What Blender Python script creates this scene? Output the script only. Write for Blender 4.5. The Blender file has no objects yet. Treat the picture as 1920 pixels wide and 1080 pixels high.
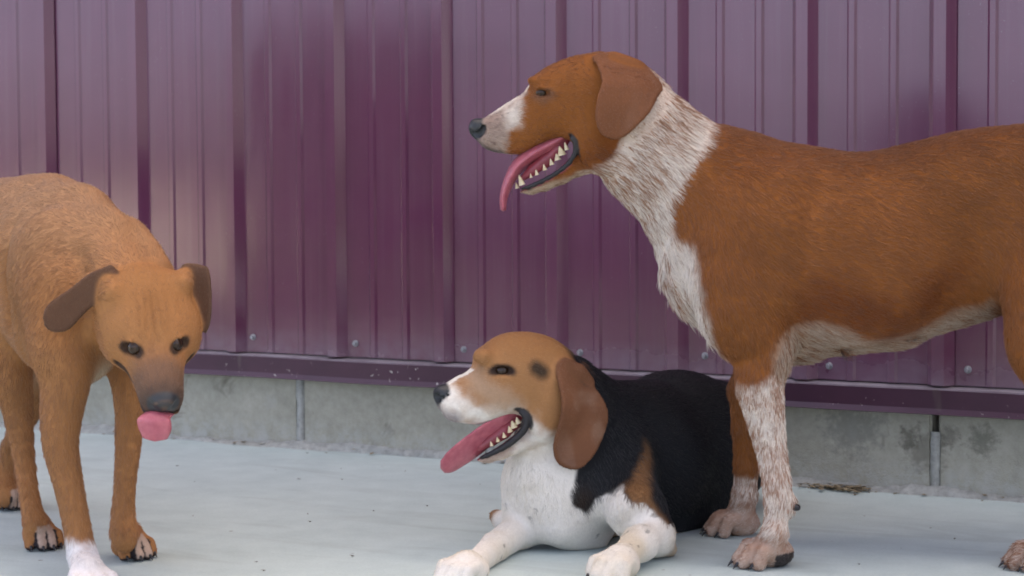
import bpy, bmesh, math, random
import numpy as np
from mathutils import Vector, Matrix

SC = bpy.context.scene
COL = SC.collection
random.seed(7)
rng = np.random.default_rng(7)

# ------------------------------------------------------------------ camera
# world: the wall's face is the plane y = 0 (x to the right), the slab is z = 0, metres
FPX = 4000.0                                   # focal length in pixels of the 1920 px wide photograph
CAM = np.array([2.8629, -3.2395, 0.5539])
YAW, PITCH, ROLL = -0.5144, 0.0656, -0.0094
_fw = np.array([math.sin(YAW) * math.cos(PITCH), math.cos(YAW) * math.cos(PITCH), -math.sin(PITCH)])
_rt = np.array([math.cos(YAW), -math.sin(YAW), 0.0])
_up = np.cross(_rt, _fw)
CR = _rt * math.cos(ROLL) + _up * math.sin(ROLL)
CU = _up * math.cos(ROLL) - _rt * math.sin(ROLL)
CF = _fw
RH = _rt.copy()                                # horizontal right of the view
DH = np.array([math.sin(YAW), math.cos(YAW), 0.0])   # horizontal depth of the view
UZ = np.array([0.0, 0.0, 1.0])

cd = bpy.data.cameras.new('camera')
cam = bpy.data.objects.new('camera', cd)
COL.objects.link(cam)
cd.sensor_width = 36.0
cd.lens = FPX / 1920.0 * 36.0
cd.clip_start, cd.clip_end = 0.05, 500.0
m = Matrix.Identity(4)
for i in range(3):
    m[i][0], m[i][1], m[i][2], m[i][3] = CR[i], CU[i], -CF[i], CAM[i]
cam.matrix_world = m
cd.dof.use_dof = True
cd.dof.focus_distance = 2.82
cd.dof.aperture_fstop = 11.0
SC.camera = cam

# ------------------------------------------------------------------ sky, sun, exposure
SUN_EL, SUN_AZ = math.radians(60), math.radians(14)      # behind the building: this side lies in open shade
world = bpy.data.worlds.new('World')
SC.world = world
world.use_nodes = True
wn = world.node_tree
wn.nodes.clear()
sky = wn.nodes.new('ShaderNodeTexSky')
sky.sky_type = 'NISHITA'
sky.sun_disc = False
sky.sun_elevation = SUN_EL
sky.sun_rotation = SUN_AZ
sky.air_density = 0.2
sky.dust_density = 3.0
sky.ozone_density = 0.0
bg = wn.nodes.new('ShaderNodeBackground')
bg.inputs['Strength'].default_value = 0.15
wo = wn.nodes.new('ShaderNodeOutputWorld')
wn.links.new(sky.outputs[0], bg.inputs[0])
wn.links.new(bg.outputs[0], wo.inputs[0])

sl = bpy.data.lights.new('sun', 'SUN')
sl.energy = 2.2
sl.angle = math.radians(0.6)
sl.color = (1.0, 0.95, 0.88)
sun = bpy.data.objects.new('sun', sl)
COL.objects.link(sun)
sd = Vector((math.sin(SUN_AZ) * math.cos(SUN_EL), math.cos(SUN_AZ) * math.cos(SUN_EL), math.sin(SUN_EL)))
sun.rotation_euler = (-sd).to_track_quat('-Z', 'Y').to_euler()
sun.location = (0, 6, 8)

vs = SC.view_settings
vs.view_transform = 'Standard'
vs.look = 'None'
vs.exposure = 3.35
vs.use_white_balance = True                    # the camera balanced for open shade
vs.white_balance_temperature = 8300
vs.white_balance_tint = 10
vs.gamma = 1.0
SC.render.engine = 'CYCLES'
SC.cycles.use_denoising = True
SC.cycles.max_bounces = 8
SC.cycles.diffuse_bounces = 3
SC.cycles.glossy_bounces = 3
SC.cycles.transparent_max_bounces = 8
SC.cycles.filter_width = 1.8

# ------------------------------------------------------------------ helpers
def tag(o, label=None, cat=None, group=None, kind=None):
    if label: o['label'] = label
    if cat: o['category'] = cat
    if group: o['group'] = group
    if kind: o['kind'] = kind
    return o

def link(name, data, parent=None):
    o = bpy.data.objects.new(name, data)
    COL.objects.link(o)
    if parent is not None: o.parent = parent
    return o

def empty(name, loc=(0, 0, 0)):
    o = bpy.data.objects.new(name, None)
    o.empty_display_size = 0.1
    o.location = loc
    COL.objects.link(o)
    return o

def child(name, data, parent):
    """a part whose mesh is written in world coordinates"""
    o = link(name, data, parent)
    o.matrix_parent_inverse = Matrix.Translation(-Vector(parent.location))
    return o

def mesh_np(name, V, F, mat=None, smooth=True):
    V = np.asarray(V, np.float32); F = np.asarray(F, np.int32)
    me = bpy.data.meshes.new(name)
    n, k = F.shape
    me.vertices.add(len(V)); me.vertices.foreach_set('co', V.ravel())
    me.loops.add(n * k); me.loops.foreach_set('vertex_index', F.ravel())
    me.polygons.add(n)
    me.polygons.foreach_set('loop_start', np.arange(0, n * k, k, dtype=np.int32))
    me.polygons.foreach_set('loop_total', np.full(n, k, np.int32))
    me.polygons.foreach_set('use_smooth', np.full(n, smooth, bool))
    me.update(calc_edges=True)
    if mat: me.materials.append(mat)
    return me

def mesh_bm(name, bm, mat=None, smooth=False):
    me = bpy.data.meshes.new(name)
    for f in bm.faces: f.smooth = smooth
    bm.to_mesh(me); bm.free()
    if mat: me.materials.append(mat)
    return me

class NT:
    """tiny wrapper for node materials"""
    def __init__(s, name):
        s.m = bpy.data.materials.new(name); s.m.use_nodes = True
        s.t = s.m.node_tree; s.t.nodes.clear()
        s.out = s.n('ShaderNodeOutputMaterial')
        s.b = s.n('ShaderNodeBsdfPrincipled')
        s.l(s.b.outputs[0], s.out.inputs['Surface'])
    def n(s, t, **kw):
        x = s.t.nodes.new(t)
        for k, v in kw.items(): setattr(x, k, v)
        return x
    def l(s, a, b): s.t.links.new(a, b)
    def val(s, k, v): s.b.inputs[k].default_value = v
    def coord(s, kind='Object', scale=(1, 1, 1)):
        c = s.n('ShaderNodeTexCoord'); mp = s.n('ShaderNodeMapping')
        mp.inputs['Scale'].default_value = scale
        s.l(c.outputs[kind], mp.inputs[0]); return mp.outputs[0]
    def noise(s, vec, scale, detail=4, rough=.55, dist=0.):
        x = s.n('ShaderNodeTexNoise')
        x.inputs['Scale'].default_value = scale; x.inputs['Detail'].default_value = detail
        x.inputs['Roughness'].default_value = rough; x.inputs['Distortion'].default_value = dist
        s.l(vec, x.inputs['Vector']); return x.outputs[0]
    def ramp(s, fac, stops):
        r = s.n('ShaderNodeValToRGB'); e = r.color_ramp.elements
        while len(e) < len(stops): e.new(.5)
        for el, (p, c) in zip(e, stops):
            el.position = p; el.color = (c if len(c) == 4 else (*c, 1)) if hasattr(c, '__len__') else (c, c, c, 1)
        s.l(fac, r.inputs[0]); return r.outputs[0]
    def mix(s, fac, a, b, mode='MIX'):
        x = s.n('ShaderNodeMix', data_type='RGBA', blend_type=mode)
        for sock, v in ((x.inputs[0], fac), (x.inputs[6], a), (x.inputs[7], b)):
            if hasattr(v, 'is_linked'): s.l(v, sock)
            elif hasattr(v, '__len__'): sock.default_value = (*v, 1) if len(v) == 3 else v
            else: sock.default_value = v
        return x.outputs[2]
    def math(s, op, a, b=None):
        x = s.n('ShaderNodeMath', operation=op)
        for i, v in enumerate((a, b)):
            if v is None: continue
            if hasattr(v, 'is_linked'): s.l(v, x.inputs[i])
            else: x.inputs[i].default_value = v
        return x.outputs[0]
    def bump(s, h, strength=.3, dist=.01, normal=None):
        x = s.n('ShaderNodeBump'); x.inputs['Strength'].default_value = strength
        x.inputs['Distance'].default_value = dist
        s.l(h, x.inputs['Height'])
        if normal is not None: s.l(normal, x.inputs['Normal'])
        return x.outputs[0]

def simple(name, col, rough=.6, spec=.5, metal=0.):
    t = NT(name); t.val('Base Color', (*col, 1)); t.val('Roughness', rough)
    t.val('Specular IOR Level', spec); t.val('Metallic', metal)
    return t.m

# pixel of the 1920 x 1080 photograph -> world, at a depth along the view axis or on a vertical plane
def ray(px, py):
    return (px - 960.) / FPX * CR - (py - 540.) / FPX * CU + CF
def pd(px, py, depth): return CAM + ray(px, py) * depth
def pg(px, py, z=0.):
    d = ray(px, py); return CAM + d * ((z - CAM[2]) / d[2])
def pw(px, py, y=0.):
    d = ray(px, py); return CAM + d * ((y - CAM[1]) / d[1])
# ------------------------------------------------------------------ value noise
def _hash(i, j, k):
    h = (i.astype(np.uint32) * np.uint32(374761393) + j.astype(np.uint32) * np.uint32(668265263)
         + k.astype(np.uint32) * np.uint32(2147483647 - 40503))
    h = (h ^ (h >> np.uint32(13))) * np.uint32(1274126177)
    h = h ^ (h >> np.uint32(16))
    return (h & np.uint32(0xffff)).astype(np.float32) / 65535.
def vnoise(P, scale, seed=0):
    q = np.asarray(P, np.float64) * scale + seed * 17.31 + 1000.
    f = np.floor(q); t = (q - f).astype(np.float32); t = t * t * (3 - 2 * t)
    f = f.astype(np.int64)
    r = 0
    for a in (0, 1):
        for b in (0, 1):
            for c in (0, 1):
                w = (t[:, 0] if a else 1 - t[:, 0]) * (t[:, 1] if b else 1 - t[:, 1]) * (t[:, 2] if c else 1 - t[:, 2])
                r = r + w * _hash(f[:, 0] + a, f[:, 1] + b, f[:, 2] + c)
    return r
def fbm(P, scale, seed=0, oct=3):
    r, a, tot = 0, 1., 0
    for o in range(oct):
        r = r + a * vnoise(P, scale * 2 ** o, seed + o * 5); tot += a; a *= .5
    return r / tot

# ------------------------------------------------------------------ soft-blended solids -> one skin
def smin(a, b, k):
    if k <= 0: return np.minimum(a, b)
    h = np.clip(.5 + .5 * (b - a) / k, 0, 1)
    return b + (a - b) * h - k * h * (1 - h)
def unit(v):
    v = np.asarray(v, float); return v / np.linalg.norm(v)

class Op:
    def __init__(s, f, lo, hi, k=.02, mode='+', flow=None, name=''):
        s.f, s.lo, s.hi, s.k, s.mode, s.flow, s.name = f, np.asarray(lo, float), np.asarray(hi, float), k, mode, flow, name

def chain(pts, rad, k=.02, q=1., S=None, mode='+', ki=.0, flow=True, spline=0, name=''):
    """round cones through pts; q squashes along S (half-width / half-height)"""
    pts = np.array(pts, float); rad = np.array(rad, float)
    if spline:
        t = np.arange(len(pts)); tt = np.linspace(0, len(pts) - 1, spline)
        pts = np.stack([crom(t, pts[:, i], tt) for i in range(3)], -1); rad = crom(t, rad, tt)
    w = rad.max() * max(1, q)
    lo, hi = pts.min(0) - w, pts.max(0) + w
    Sx = None if S is None else unit(S)
    def sq(X):
        if Sx is None or q == 1: return X
        return X + (X @ Sx)[:, None] * Sx * (1 / q - 1)
    tp = sq(pts)
    def f(P):
        Q = sq(P).astype(np.float32); d = None
        for i in range(len(tp) - 1):
            a = tp[i].astype(np.float32); ab = (tp[i + 1] - tp[i]).astype(np.float32)
            L = float(ab @ ab) + 1e-12
            pa = Q - a
            t = np.clip(pa @ ab / L, 0, 1)
            x = pa - t[:, None] * ab
            e = np.sqrt(np.einsum('ij,ij->i', x, x)) - (rad[i] + (rad[i + 1] - rad[i]) * t)
            d = e if d is None else smin(d, e, ki)
        return d * min(1., q)
    fl = None
    if flow is True: fl = unit(pts[-1] - pts[0])
    elif flow is not None and flow is not False: fl = unit(flow)
    return Op(f, lo, hi, k, mode, fl, name)

def crom(x, y, xx):
    """monotone-ish cubic (finite difference Hermite)"""
    x = np.asarray(x, float); y = np.asarray(y, float)
    m = np.gradient(y, x) if len(x) > 2 else np.full(len(x), (y[-1] - y[0]) / (x[-1] - x[0]))
    i = np.clip(np.searchsorted(x, xx) - 1, 0, len(x) - 2)
    h = x[i + 1] - x[i]; t = (np.asarray(xx) - x[i]) / h
    return ((2 * t ** 3 - 3 * t ** 2 + 1) * y[i] + (t ** 3 - 2 * t ** 2 + t) * h * m[i]
            + (-2 * t ** 3 + 3 * t ** 2) * y[i + 1] + (t ** 3 - t ** 2) * h * m[i + 1])

def ellip(c, r, axes=None, k=.02, mode='+', flow=None, name=''):
    c = np.array(c, float); r = np.array(r, float)
    R = np.eye(3) if axes is None else np.array([unit(a) for a in axes])
    w = r.max()
    def f(P):
        q = (P - c) @ R.T
        a = np.sqrt((q / r) ** 2 @ np.ones(3)); b = np.sqrt((q / r ** 2) ** 2 @ np.ones(3)) + 1e-9
        return (a * (a - 1) / b).astype(np.float32)
    return Op(f, c - w, c + w, k, mode, None if flow is None else unit(flow), name)

def loft(O, A, U, S, st, k=.02, p=2., flow=None, mode='+', name=''):
    """st rows: a, top, bottom, half-width in the frame (O; A along, U up, S across)"""
    st = np.array(sorted(st, key=lambda r: r[0]), float)
    aa = np.linspace(st[0, 0], st[-1, 0], 400)
    top, bot, wid = (crom(st[:, 0], st[:, i], aa) for i in (1, 2, 3))
    h = np.maximum((top - bot) / 2, 1e-3); c = (top + bot) / 2; wid = np.maximum(wid, 1e-3)
    corners = [O + A * a + U * u + S * s for a in (aa[0], aa[-1]) for u in (top.max(), bot.min()) for s in (-wid.max(), wid.max())]
    lo, hi = np.min(corners, 0), np.max(corners, 0)
    def f(P):
        Q = P - O
        a = Q @ A; b = Q @ U; s = Q @ S
        ac = np.clip(a, aa[0], aa[-1])
        H = np.interp(ac, aa, h); Cc = np.interp(ac, aa, c); W = np.interp(ac, aa, wid)
        u = np.abs((b - Cc) / H); v = np.abs(s / W)
        k0 = (u ** p + v ** p) ** (1 / p)
        g = np.sqrt((u ** (p - 1) / H) ** 2 + (v ** (p - 1) / W) ** 2) / np.maximum(k0, 1e-5) ** (p - 1)
        d = (k0 - 1) / np.maximum(g, 1e-6)
        d = np.where(k0 < .3, -.7 * np.minimum(H, W), d)
        da = np.abs(a - ac)
        d = np.where(da > 0, np.hypot(np.maximum(d, 0), da), d)
        return d.astype(np.float32)
    return Op(f, lo, hi, k, mode, None if flow is None else unit(flow), name)

def poly_sdf(x, y, V):
    d = np.full(x.shape, 1e9); sgn = np.ones(x.shape)
    n = len(V)
    for i in range(n):
        a, b = V[i], V[i - 1]
        e = b - a; wx, wy = x - a[0], y - a[1]
        t = np.clip((wx * e[0] + wy * e[1]) / (e @ e), 0, 1)
        bx, by = wx - e[0] * t, wy - e[1] * t
        d = np.minimum(d, bx * bx + by * by)
        c1 = y >= a[1]; c2 = y < b[1]; c3 = e[0] * wy > e[1] * wx
        sgn = np.where((c1 & c2 & c3) | (~c1 & ~c2 & ~c3), -sgn, sgn)
    return sgn * np.sqrt(d)

def smooth_poly(V, n=40):
    V = np.array(V, float); m = len(V)
    t = np.linspace(0, m, n, endpoint=False); i = t.astype(int); f = (t - i)[:, None]
    p0, p1, p2, p3 = V[(i - 1) % m], V[i % m], V[(i + 1) % m], V[(i + 2) % m]
    return .5 * (2 * p1 + (p2 - p0) * f + (2 * p0 - 5 * p1 + 4 * p2 - p3) * f ** 2 + (3 * p1 - p0 - 3 * p2 + p3) * f ** 3)

def flap(O, E1, E2, N, poly, thick, bend=None, k=.004, flow=None, rim=.0015, name=''):
    """a thin leaf: outline poly in the plane (O; E1, E2), thickness along N, bent by bend(u, v)"""
    V = smooth_poly(poly)
    u0, u1, v0, v1 = V[:, 0].min(), V[:, 0].max(), V[:, 1].min(), V[:, 1].max()
    b = [0.] if bend is None else bend(V[:, 0], V[:, 1])
    cs = [O + E1 * u + E2 * v + N * w for u in (u0, u1) for v in (v0, v1) for w in (np.min(b) - .012, np.max(b) + .012)]
    def f(P):
        Q = P - O; u = Q @ E1; v = Q @ E2; w = Q @ N
        if bend is not None: w = w - bend(u, v)
        d2 = poly_sdf(u, v, V); r = thick
        # a rolled rim along the edge
        tt = thick + rim * np.exp(-(d2 / .004) ** 2)
        dx = np.maximum(d2 + r, 0); dw = np.abs(w)
        return (np.hypot(dx, np.maximum(dw - tt + r, 0)) - r).astype(np.float32)
    return Op(f, np.min(cs, 0), np.max(cs, 0), k, '+', None if flow is None else unit(flow), name)

def field(ops, P, lo=None, hi=None):
    d = np.full(len(P), 1e3, np.float32)
    if lo is None: lo, hi = P.min(0), P.max(0)
    for o in ops:
        mrg = o.k + .012
        if np.any(o.lo - mrg > hi) or np.any(o.hi + mrg < lo): continue
        e = o.f(P).astype(np.float32)
        if o.mode == '+': d = smin(d, e, o.k)
        else: d = -smin(-d, e, o.k)
    return d

def drape(ops, O, A, U, S, poly, smax=.13, lo=.02, gap=None, n=36, blur=14):
    """height of the skin above the plane (O; A, U) on the side of S, as a smooth function for an ear to lie on"""
    V = np.array(poly); m0, m1 = V.min(0) - .01, V.max(0) + .01
    us, vs_ = np.linspace(m0[0], m1[0], n), np.linspace(m0[1], m1[1], n)
    ss = np.linspace(0, smax, 44)
    g = np.stack(np.meshgrid(us, vs_, ss, indexing='ij'), -1).reshape(-1, 3)
    d = field(ops, O + g[:, :1] * A + g[:, 1:2] * U + g[:, 2:] * S).reshape(n, n, -1)
    ins = d < 0
    li = ins.shape[2] - 1 - ins[:, :, ::-1].argmax(2); li = np.minimum(li, len(ss) - 2)
    ii, jj = np.indices(li.shape); d0, d1 = d[ii, jj, li], d[ii, jj, li + 1]
    w = np.where(ins.any(2), ss[li] + (ss[1] - ss[0]) * np.clip(-d0 / np.where(np.abs(d1 - d0) < 1e-6, 1, d1 - d0), 0, 1), 0.)
    w = np.maximum(w, lo)
    for _ in range(blur):
        q = np.pad(w, 1, mode='edge'); w = np.maximum((q[:-2, 1:-1] + q[2:, 1:-1] + q[1:-1, :-2] + q[1:-1, 2:] + q[1:-1, 1:-1] * 2) / 6, w * .0)
    def f(u, v):
        x = np.clip((u - us[0]) / (us[1] - us[0]), 0, n - 1.001); y = np.clip((v - vs_[0]) / (vs_[1] - vs_[0]), 0, n - 1.001)
        i, j = x.astype(int), y.astype(int); fx, fy = x - i, y - j
        return (w[i, j] * (1 - fx) * (1 - fy) + w[i + 1, j] * fx * (1 - fy) + w[i, j + 1] * (1 - fx) * fy + w[i + 1, j + 1] * fx * fy)
    return f

def far_field(ops, P):
    """rough distance used only to skip empty blocks"""
    d = np.full(len(P), 1e3, np.float32)
    for o in ops:
        if o.mode != '+': continue
        d = np.minimum(d, o.f(P) - o.k * .5)
    return d

def skin(ops, h=.0028, off=0., floor=None):
    """surface nets over a sparse block grid"""
    lo = np.min([o.lo for o in ops if o.mode == '+'], 0) - .03
    hi = np.max([o.hi for o in ops if o.mode == '+'], 0) + .03
    if floor is not None: lo[2] = max(lo[2], floor - .02)
    B = 10
    nb = np.ceil((hi - lo) / (h * B)).astype(int)
    n = nb * B + 1
    D = np.full(n, 1., np.float32)
    bi = np.stack(np.meshgrid(*[np.arange(x) for x in nb], indexing='ij'), -1).reshape(-1, 3)
    cen = lo + (bi + .5) * B * h
    rad = B * h * .5 * math.sqrt(3)
    dc = far_field(ops, cen)
    act = np.abs(dc) < rad * 1.2 + .005
    ins = (dc < 0) & ~act
    g = np.arange(B + 1) * h
    G = np.stack(np.meshgrid(g, g, g, indexing='ij'), -1).reshape(-1, 3)
    for b in bi[ins]:
        s = b * B; D[s[0]:s[0] + B + 1, s[1]:s[1] + B + 1, s[2]:s[2] + B + 1] = -1.
    for b in bi[act]:
        s = b * B; o = lo + s * h
        P = (G + o)
        d = field(ops, P, P[0], P[-1]) + off
        if floor is not None: d = -smin(-d, -(floor - P[:, 2]).astype(np.float32), .004)
        D[s[0]:s[0] + B + 1, s[1]:s[1] + B + 1, s[2]:s[2] + B + 1] = d.reshape(B + 1, B + 1, B + 1)
    I = D < 0
    c = I[:-1, :-1, :-1].astype(np.int8)
    c = c.copy()
    for a in (0, 1):
        for b in (0, 1):
            for e in (0, 1):
                if a + b + e: c += I[a:n[0] - 1 + a, b:n[1] - 1 + b, e:n[2] - 1 + e]
    cells = np.argwhere((c > 0) & (c < 8))
    idx = np.full(n - 1, -1, np.int32); idx[tuple(cells.T)] = np.arange(len(cells))
    cor = np.array([(a, b, e) for a in (0, 1) for b in (0, 1) for e in (0, 1)])
    val = np.stack([D[tuple((cells + q).T)] for q in cor], -1)
    acc = np.zeros((len(cells), 3)); cnt = np.zeros(len(cells))
    for i in range(8):
        for j in range(i + 1, 8):
            if np.abs(cor[i] - cor[j]).sum() != 1: continue
            a, b = val[:, i], val[:, j]
            m_ = (a < 0) != (b < 0)
            t = np.where(m_, a / np.where(m_, a - b, 1), 0)[:, None]
            acc += np.where(m_[:, None], cor[i] + (cor[j] - cor[i]) * t, 0); cnt += m_
    V = lo + (cells + acc / cnt[:, None]) * h
    F = []
    for ax in range(3):
        o1, o2 = [(1, 2), (2, 0), (0, 1)][ax]
        sl0 = [slice(None)] * 3; sl1 = [slice(None)] * 3
        sl0[ax] = slice(0, n[ax] - 1); sl1[ax] = slice(1, n[ax])
        x = I[tuple(sl0)] != I[tuple(sl1)]
        e = np.argwhere(x)
        e = e[(e[:, o1] > 0) & (e[:, o2] > 0) & (e[:, o1] < n[o1] - 1) & (e[:, o2] < n[o2] - 1)]
        fl = I[tuple(e.T)]
        u = np.zeros(3, int); u[o1] = 1; v = np.zeros(3, int); v[o2] = 1
        q = np.stack([idx[tuple((e - u - v).T)], idx[tuple((e - v).T)], idx[tuple(e.T)], idx[tuple((e - u).T)]], -1)
        q[~fl] = q[~fl][:, ::-1]
        F.append(q)
    F = np.concatenate(F)
    # drop stray islands by keeping the largest connected piece
    lab = np.arange(len(V))
    for _ in range(400):
        mn = lab[F].min(1)
        new = lab.copy(); np.minimum.at(new, F.ravel(), np.repeat(mn, 4)); new = new[new]
        if (new == lab).all(): break
        lab = new
    big = np.bincount(lab).argmax()
    keep = lab == big
    mp = np.cumsum(keep) - 1
    F = mp[F[keep[F[:, 0]]]]; V = V[keep]
    # one light smoothing pass against grid stepping
    for lam in (.5, .5):
        s = np.zeros_like(V); w = np.zeros(len(V))
        for a, b in ((0, 1), (1, 2), (2, 3), (3, 0)):
            for ax in range(3): s[:, ax] += np.bincount(F[:, a], V[F[:, b], ax], len(V))
            w += np.bincount(F[:, a], minlength=len(V))
        V = V + lam * (s / w[:, None] - V)
    return V, F

def vnormals(V, F):
    a = V[F[:, 2]] - V[F[:, 0]]; b = V[F[:, 3]] - V[F[:, 1]]
    fn = np.cross(a, b)
    N = np.zeros_like(V)
    for i in range(4):
        for ax in range(3): N[:, ax] += np.bincount(F[:, i], fn[:, ax], len(V))
    return N / (np.linalg.norm(N, axis=1, keepdims=True) + 1e-12), fn

def flows(ops, V, default):
    acc = np.zeros_like(V); ws = np.full(len(V), 1e-4); acc += default * 1e-4
    for o in ops:
        if o.flow is None or o.mode != '+': continue
        near = np.all((V > o.lo - .06) & (V < o.hi + .06), 1)
        if not near.any(): continue
        d = o.f(V[near]); w = np.exp(-np.maximum(d + .004, 0) / .016)
        acc[near] += w[:, None] * o.flow; ws[near] += w
    return acc / ws[:, None]

def seg_mask(P, pts, r, soft=.01):
    """1 near the polyline pts within r"""
    pts = np.array(pts, float); d = np.full(len(P), 9.)
    for a, b in zip(pts[:-1], pts[1:]):
        ab = b - a; t = np.clip((P - a) @ ab / (ab @ ab), 0, 1)
        d = np.minimum(d, np.linalg.norm(P - a - t[:, None] * ab, axis=1))
    return np.clip((r - d) / soft + .5, 0, 1)

def sstep(x, a, b):
    t = np.clip((x - a) / (b - a), 0, 1); return t * t * (3 - 2 * t)

# ------------------------------------------------------------------ coat materials
def coat_material():
    t = NT('dog coat')
    at = t.n('ShaderNodeAttribute', attribute_name='coat')
    wet = t.n('ShaderNodeAttribute', attribute_name='wet')
    v = t.coord('Object', (1, 1, 1))
    n1 = t.noise(v, 260, 3)
    f = t.ramp(n1, [(.3, .93), (.7, 1.05)])
    col = t.mix(1., at.outputs['Color'], f, 'MULTIPLY')
    t.l(col, t.b.inputs['Base Color'])
    inv = t.math('SUBTRACT', 1., wet.outputs['Fac'])
    r = t.math('ADD', t.math('MULTIPLY', inv, .42), .33)
    t.l(r, t.b.inputs['Roughness'])
    t.l(t.math('ADD', t.math('MULTIPLY', wet.outputs['Fac'], .4), .12), t.b.inputs['Specular IOR Level'])
    n2 = t.noise(v, 420, 2)
    t.l(t.bump(n2, .15, .0010), t.b.inputs['Normal'])
    return t.m

def fur_material():
    t = NT('fur')
    at = t.n('ShaderNodeAttribute', attribute_name='coat')
    t.l(at.outputs['Color'], t.b.inputs['Base Color'])
    t.val('Roughness', .38); t.val('Specular IOR Level', .5)
    return t.m

COAT = coat_material()
FUR = fur_material()

def make_body(name, root, V, F, col, wet):
    me = mesh_np(name, V, F, COAT)
    a = me.attributes.new('coat', 'FLOAT_COLOR', 'POINT')
    a.data.foreach_set('color', np.concatenate([col, np.ones((len(V), 1))], 1).astype(np.float32).ravel())
    a = me.attributes.new('wet', 'FLOAT', 'POINT')
    a.data.foreach_set('value', wet.astype(np.float32))
    return child(name, me, root)

def make_fur(root, V, F, N, fn, col, alt, pick, length, flow, count, lift=.3, radius=.00028, seed=1, swirl=.8, jit=.16, tone=.16, mixw=.5):
    """hair strands: root colour col or alt (chance pick), combed along flow"""
    r = np.random.default_rng(seed)
    ar = np.linalg.norm(fn, axis=1) * (length[F].mean(1) > .0006)
    fi = r.choice(len(F), count, p=ar / ar.sum())
    uv = r.random((count, 2))
    w = np.stack([(1 - uv[:, 0]) * (1 - uv[:, 1]), uv[:, 0] * (1 - uv[:, 1]), uv[:, 0] * uv[:, 1], (1 - uv[:, 0]) * uv[:, 1]], -1)
    fv = F[fi]
    itp = lambda X: np.einsum('ij,ij...->i...', w, X[fv])
    P = itp(V); n = itp(N); n /= np.linalg.norm(n, axis=1, keepdims=True) + 1e-9
    L = itp(length) * (.6 + .8 * r.random(count))
    fl = itp(flow)
    # waves in the comb direction
    sw = np.stack([fbm(P, 26, s, 2) - .5 for s in (11, 12, 13)], -1)
    fl = fl / (np.linalg.norm(fl, axis=1, keepdims=True) + 1e-9) + sw * swirl + r.normal(0, jit, (count, 3))
    t = fl - (fl * n).sum(1)[:, None] * n
    t /= np.linalg.norm(t, axis=1, keepdims=True) + 1e-9
    li = (lift * (1 + .45 * r.normal(size=count)))[:, None]
    pts = []
    K = 4
    for i in range(K):
        s = i / (K - 1)
        p = P - n * .0003 + t * (L * s)[:, None] * np.cos(li * .6) + n * (L[:, None] * np.sin(li) * (s - .45 * s * s))
        pts.append(p)
    X = np.stack(pts, 1)
    hv = bpy.data.hair_curves.new('fur')
    hv.add_curves([K] * count)
    hv.attributes['position'].data.foreach_set('vector', X.astype(np.float32).ravel())
    ra = hv.attributes.get('radius') or hv.attributes.new('radius', 'FLOAT', 'POINT')
    prof = np.array([1., .95, .7, .15]) * radius
    rr = (.7 + .6 * r.random(count))[:, None] * prof
    ra.data.foreach_set('value', rr.astype(np.float32).ravel())
    c1, c2, pk = itp(col), itp(alt), itp(pick)
    cl = fbm(P, 150, 31, 2)
    use2 = (mixw * r.random(count) + (1 - mixw) * np.clip((cl - .5) * 2.2 + .5, 0, 1)) < pk
    c = np.where(use2[:, None], c2, c1) * (1 - tone + 2 * tone * r.random((count, 1)))
    ca = hv.attributes.new('coat', 'FLOAT_COLOR', 'CURVE')
    ca.data.foreach_set('color', np.concatenate([c, np.ones((count, 1))], 1).astype(np.float32).ravel())
    hv.materials.append(FUR)
    o = child('fur', hv, root)
    tag(o, kind='stuff')
    return o

# ------------------------------------------------------------------ small dog pieces
M_EYE = simple('dark brown eye', (.03, .015, .008), .05, .4)
M_CLAW = simple('black claw', (.018, .017, .02), .35)
M_PALE_CLAW = simple('pale claw', (.45, .36, .31), .4)
def tongue_material():
    t = NT('pink wet tongue')
    v = t.coord('Object')
    n = t.noise(v, 90, 4)
    c = t.ramp(n, [(.3, (.40, .09, .125)), (.7, (.53, .155, .19))])
    t.l(c, t.b.inputs['Base Color'])
    t.val('Roughness', .32); t.val('Specular IOR Level', .45)
    t.val('Subsurface Weight', .25); t.val('Subsurface Radius', (.004, .0015, .001)); t.val('Subsurface Scale', 1.)
    n2 = t.noise(v, 700, 2)
    t.l(t.bump(n2, .4, .0006), t.b.inputs['Normal'])
    return t.m
M_TONGUE = tongue_material()
def tooth_material():
    t = NT('ivory tooth')
    n = t.noise(t.coord('Object'), 160, 3)
    t.l(t.ramp(n, [(.3, (.55, .44, .25)), (.7, (.70, .61, .42))]), t.b.inputs['Base Color'])
    t.val('Roughness', .3)
    return t.m
M_TOOTH = tooth_material()

def ball(c, r, mat, name='eye', parent=None, axes=None, seg=20):
    bm = bmesh.new()
    bmesh.ops.create_uvsphere(bm, u_segments=seg, v_segments=seg // 2, radius=1)
    R = np.eye(3) if axes is None else np.array([unit(a) for a in axes])
    r = np.broadcast_to(np.asarray(r, float), 3)
    for v in bm.verts:
        v.co = Vector(np.asarray(c) + (np.array(v.co) * r) @ R)
    return child(name, mesh_bm(name, bm, mat, True), parent)

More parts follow.
